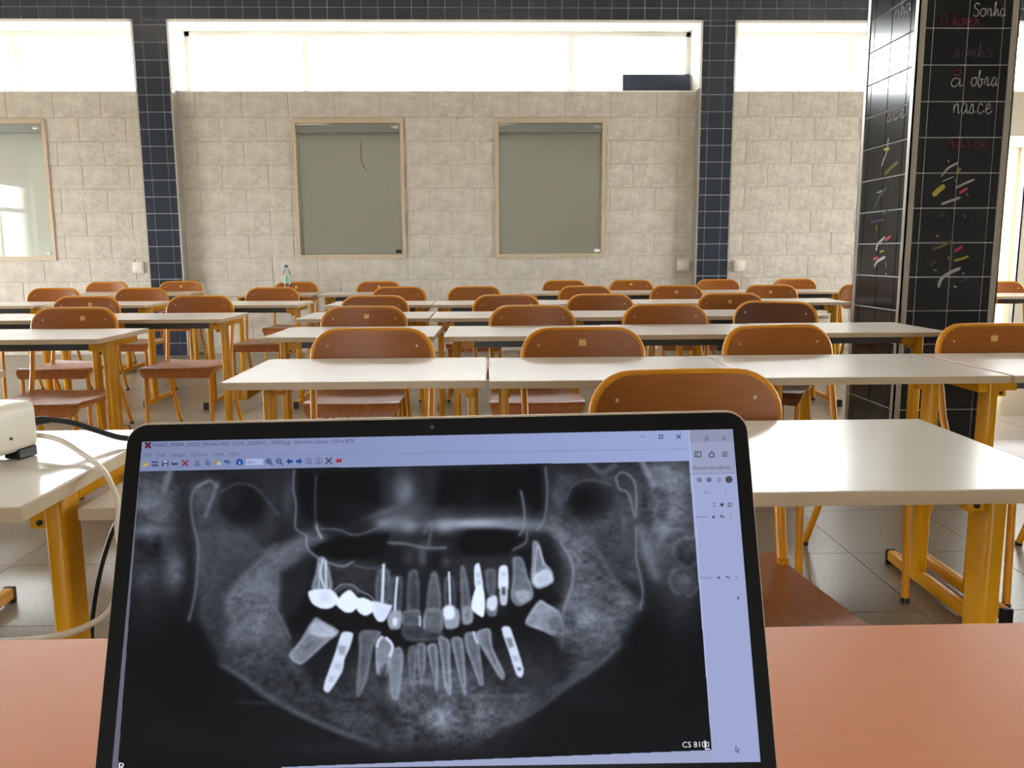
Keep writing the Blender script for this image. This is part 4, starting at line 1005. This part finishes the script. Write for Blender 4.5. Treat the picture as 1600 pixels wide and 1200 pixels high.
x = 309; y = tb(x); cstroke([(x - 3, y - 4), (x + 2, y + 3)], 1.3, (84, 92, 124)); cstroke([(x + 3, y - 4), (x - 2, y + 3)], 1.3, (84, 92, 124)); ring(x - 3, y + 3, 1.5, 1, (84, 92, 124)); ring(x + 3, y + 3, 1.5, 1, (84, 92, 124))
x = 325; y = tb(x); cstroke([(x - 3, y - 4), (x + 1, y - 4), (x + 1, y + 2), (x - 3, y + 2), (x - 3, y - 4)], 1, (58, 84, 140)); cstroke([(x - 1, y - 1), (x + 4, y - 1), (x + 4, y + 4), (x - 1, y + 4), (x - 1, y - 1)], 1, (58, 84, 140))
x = 341; y = tb(x); cpoly([(x - 5, y - 4), (x + 4, y - 4), (x + 4, y + 4), (x - 5, y + 4)], (150, 142, 92)); cpoly([(x - 1, y - 1), (x + 5, y - 1), (x + 5, y + 4), (x - 1, y + 4)], (172, 182, 210))
x = 356; y = tb(x); cstroke([(x - 3, y - 1), (x, y - 3), (x + 3, y - 1), (x + 2, y + 3)], 1.8, (36, 66, 124)); cstroke([(x - 4, y - 3), (x - 3, y), (x - 1, y)], 1.6, (36, 66, 124))
x = 375; y = tb(x); disc(x, y, 5.2, (28, 72, 150)); cstroke([(x, y - 1), (x, y + 3)], 1.6, (200, 212, 240))
cpoly([(385, tb(385) - 5), (412, tb(412) - 5), (412, tb(412) + 5), (385, tb(385) + 5)], (168, 180, 222))
for x in (421, 437):
    y = tb(x); ring(x - 1, y - 1, 3.6, 1.3, (40, 62, 110)); cstroke([(x + 2, y + 2), (x + 5, y + 5)], 1.8, (40, 62, 110)); cstroke([(x - 3, y - 1), (x + 1, y - 1)], 1.2, (40, 62, 110))
    if x == 421: cstroke([(x - 1, y - 3), (x - 1, y + 1)], 1.2, (40, 62, 110))
for x, s_ in ((453, -1), (468, 1)):
    y = tb(x); cpoly([(x + 5 * s_, y), (x, y - 5), (x, y - 2), (x - 5 * s_, y - 2), (x - 5 * s_, y + 2), (x, y + 2), (x, y + 5)], (30, 66, 140))
for x in (483, 499):
    y = tb(x); cstroke([(x - 4, y - 4), (x + 3, y - 4)], 1, (84, 94, 130)); cstroke([(x - 4, y - 4), (x - 4, y + 4), (x + 4, y + 4), (x + 4, y - 2)], 1, (84, 94, 130)); cstroke([(x, y - 1), (x, y + 3)], 1.6, (84, 94, 130))
x = 514; y = tb(x); cstroke([(x - 4, y - 4), (x + 4, y + 4)], 2, (52, 58, 84)); cstroke([(x + 4, y - 4), (x - 4, y + 4)], 2, (52, 58, 84))
x = 530; y = tb(x); cpoly([(x - 5, y + 1), (x - 2, y - 4), (x, y - 1), (x + 4, y - 4), (x + 4, y + 4), (x + 1, y + 2), (x - 2, y + 4)], (164, 38, 58))
# window buttons and the browser behind
dk = (48, 50, 66)
cstroke([(1001, 682.5), (1007, 682.4)], 1, (96, 100, 126)); cstroke([(1029.5, 680), (1035, 680), (1035, 685.5), (1029.5, 685.5), (1029.5, 680)], 1.1, dk); cstroke([(1057, 679.5), (1063, 685.5)], 1.2, dk); cstroke([(1063, 679.5), (1057, 685.5)], 1.2, dk)
cstroke([(1102, 683), (1106, 683), (1106, 687.5)], 1, (98, 100, 118)); cstroke([(1101, 685), (1104.5, 685), (1104.5, 688), (1101, 688), (1101, 685)], 1, (98, 100, 118)); cstroke([(1128, 682.5), (1134, 688)], 1, (98, 100, 118)); cstroke([(1134, 682.5), (1128, 688)], 1, (98, 100, 118))
cstroke([(1085.5, 706.5), (1094.5, 706.5), (1094.5, 714), (1085.5, 714), (1085.5, 706.5)], 1.2, dk); cstroke([(1089, 707), (1089, 714)], 1, dk)
cstroke([(1108, 713.5), (1108, 709), (1110.5, 708), (1111, 706), (1112.5, 708), (1115, 708.5), (1115, 714), (1108, 714)], 1.3, dk)
for q in (0, 3, 6): cstroke([(1128.5, 707 + q), (1136, 706.8 + q)], 1.1, dk)
ring(1092.5, 750, 3, 1, dk); cstroke([(1092.5, 749), (1092.5, 751)], 1, dk); ring(1107.5, 750, 3, 1.2, dk); disc(1107.5, 750, 1.2, dk)
for q in (0, 2.4, 4.8): cstroke([(1120.5, 747.6 + q), (1125.5, 747.6 + q)], .9, (90, 94, 116))
disc(1138.5, 749.5, 5.4, (72, 70, 72))
cstroke([(1114, 786.5), (1117, 786.5)], .8, dk); cstroke([(1114, 791), (1117, 791)], .8, dk); disc(1127.5, 789, 2.6, (62, 66, 86)); cstroke([(1137.5, 786.5), (1142, 786.5), (1142, 791.5), (1137.5, 791.5), (1137.5, 786.5)], .9, dk)
disc(1114.5, 808, 2, (70, 74, 96)); cstroke([(1131, 809.5), (1129, 806.8), (1125.5, 806.6)], 1.1, dk); cstroke([(1127, 805), (1125.2, 806.6), (1127, 808.5)], .9, dk); cstroke([(1141, 805), (1141, 811)], .9, (100, 104, 126), .8)
disc(1122.5, 902.5, 1.8, (70, 74, 96)); cstroke([(1139, 903.5), (1137, 901.5), (1134, 901.3)], 1.1, dk); cstroke([(1150, 899.5), (1150, 905)], .9, (100, 104, 126), .8)
cpoly([(1150.5, 936), (1153, 930.5), (1155.5, 936)], (90, 94, 116)); cstroke([(1133, 770), (1133, 772)], 1, (90, 94, 116)); cstroke([(1118, 770), (1118, 771)], 1, (130, 134, 156))
cstroke([(1149, 1166), (1149, 1174), (1151, 1172.5), (1152.5, 1176), (1153.8, 1175.4), (1152.2, 1172), (1154.6, 1171.6), (1149, 1166)], .9, (70, 72, 92))
IMG = np.clip(IMG, 0, 1)
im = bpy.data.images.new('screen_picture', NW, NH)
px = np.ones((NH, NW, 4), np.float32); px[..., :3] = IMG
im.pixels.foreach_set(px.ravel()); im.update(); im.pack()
ms = bpy.data.materials.new('screen_glow'); ms.use_nodes = True
nt = ms.node_tree; b = nt.nodes['Principled BSDF']
b.inputs['Base Color'].default_value = (0.004, 0.004, 0.005, 1); b.inputs['Roughness'].default_value = 0.5; b.inputs['Specular IOR Level'].default_value = 0.04
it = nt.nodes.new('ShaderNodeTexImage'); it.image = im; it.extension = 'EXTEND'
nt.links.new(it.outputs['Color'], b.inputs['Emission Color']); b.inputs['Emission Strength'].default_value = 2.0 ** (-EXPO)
MATS['screen_glow'] = ms
s = MB(); s.add([(-LW / 2, -0.0007, 0), (LW / 2, -0.0007, 0), (LW / 2, -0.0007, LHt), (-LW / 2, -0.0007, LHt)], [(0, 1, 2, 3)]); s.xf(ML)
me = bpy.data.meshes.new('screen'); me.from_pydata(s.v, [], s.f); me.update()
uvl = me.uv_layers.new(name='UVMap')
for li, uv in zip(range(4), ((0, 0), (1, 0), (1, 1), (0, 1))): uvl.data[li].uv = uv
me.materials.append(ms)
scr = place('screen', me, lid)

def screen_text(body, x0, y0, x1, hpx, m):
    """line of lettering on the screen from drawing point x0,y0 (baseline) to x1"""
    cu = bpy.data.curves.new('lettering', 'FONT'); cu.body = body; cu.resolution_u = 2
    tmp = bpy.data.objects.new('lettering', cu)
    COL.objects.link(tmp); bpy.context.view_layer.update()
    dg = bpy.context.evaluated_depsgraph_get()
    me = bpy.data.meshes.new_from_object(tmp.evaluated_get(dg))
    bpy.data.objects.remove(tmp); bpy.data.curves.remove(cu)
    xs = [v.co.x for v in me.vertices]; wd = max(xs) - min(xs)
    a = d2s(x0, y0); bb = d2s(x1, y0 - (x1 - x0) * 0.016); tp = d2s(x0, y0 - hpx)
    sx = (bb[0] - a[0]) / wd; sy = (tp[1] - a[1]) / 0.70
    mn = min(xs)
    for v in me.vertices:
        v.co = ML @ Vector((a[0] + (v.co.x - mn) * sx, -0.0009, a[1] + v.co.y * sy))
    me.materials.clear(); me.materials.append(MATS[m])
    return place('lettering', me, lid)
emit('ink_dark', (40, 44, 72), 2.0 ** (-EXPO)); emit('ink_mid', (70, 76, 110), 2.0 ** (-EXPO)); emit('ink_white', (214, 222, 232), 2.0 ** (-EXPO)); emit('ink_black', (36, 38, 50), 2.0 ** (-EXPO))
screen_text('PINHO_MARIA_ALICE_MAGALHAES_SILVA_20230912_145903.jpg - IrfanView (Zoom: 1759 x 879)', 240, 698.8, 554, 6.0, 'ink_dark')
for t, x0, x1 in (('File', 226, 238), ('Edit', 247, 260), ('Image', 269, 290), ('Options', 299, 324), ('View', 334, 350), ('Help', 359, 374)):
    screen_text(t, x0, 714.2 - (x0 - 226) * 0.016, x1, 5.6, 'ink_mid')
screen_text('20.1', 387, 725.2, 399, 5.0, 'ink_mid')
screen_text('Outros marcadores', 1082, 734.2, 1141, 5.6, 'ink_black')
screen_text('1 de 75', 1097, 771.6, 1109, 3.4, 'ink_mid')
screen_text('(há 4 horas)', 1086, 809.4, 1104, 3.2, 'ink_mid'); screen_text('(há 4 horas)', 1093, 904.0, 1111, 3.2, 'ink_mid')
screen_text('CS 8100', 1066, 1167.5, 1108, 9.0, 'ink_white'); screen_text('L', 1101, 1171, 1109, 15.0, 'ink_white'); screen_text('R', 186, 1204, 197, 13.0, 'ink_white')

# ------------------------------------------------------------------ ceiling lamps (the room's own light)
lm = None
for x in (-4.5, 0.0, 4.5):
    for y in (-2.5, 1.6, 5.8):
        if lm is None:
            lm = empty('ceiling_lamp')
            MB().box(-0.65, 0.65, -0.11, 0.11, -0.07, 0.0).build('housing', 'white_paint', lm)
            MB().box(-0.62, 0.62, -0.085, 0.085, -0.078, -0.0705).build('diffuser', 'lamp_diffuser', lm)
            o = lm
        else: o = copy_tree(lm)
        o.location = (x, y, ZC)
        tag(o, 'fluorescent ceiling lamp, %s row, %s' % ({-4.5: 'left', 0.0: 'middle', 4.5: 'right'}[x], {-2.5: 'behind the teacher desk', 1.6: 'above the first tables', 5.8: 'nearest the strip windows'}[y]), 'lamp', 'ceiling lamps')
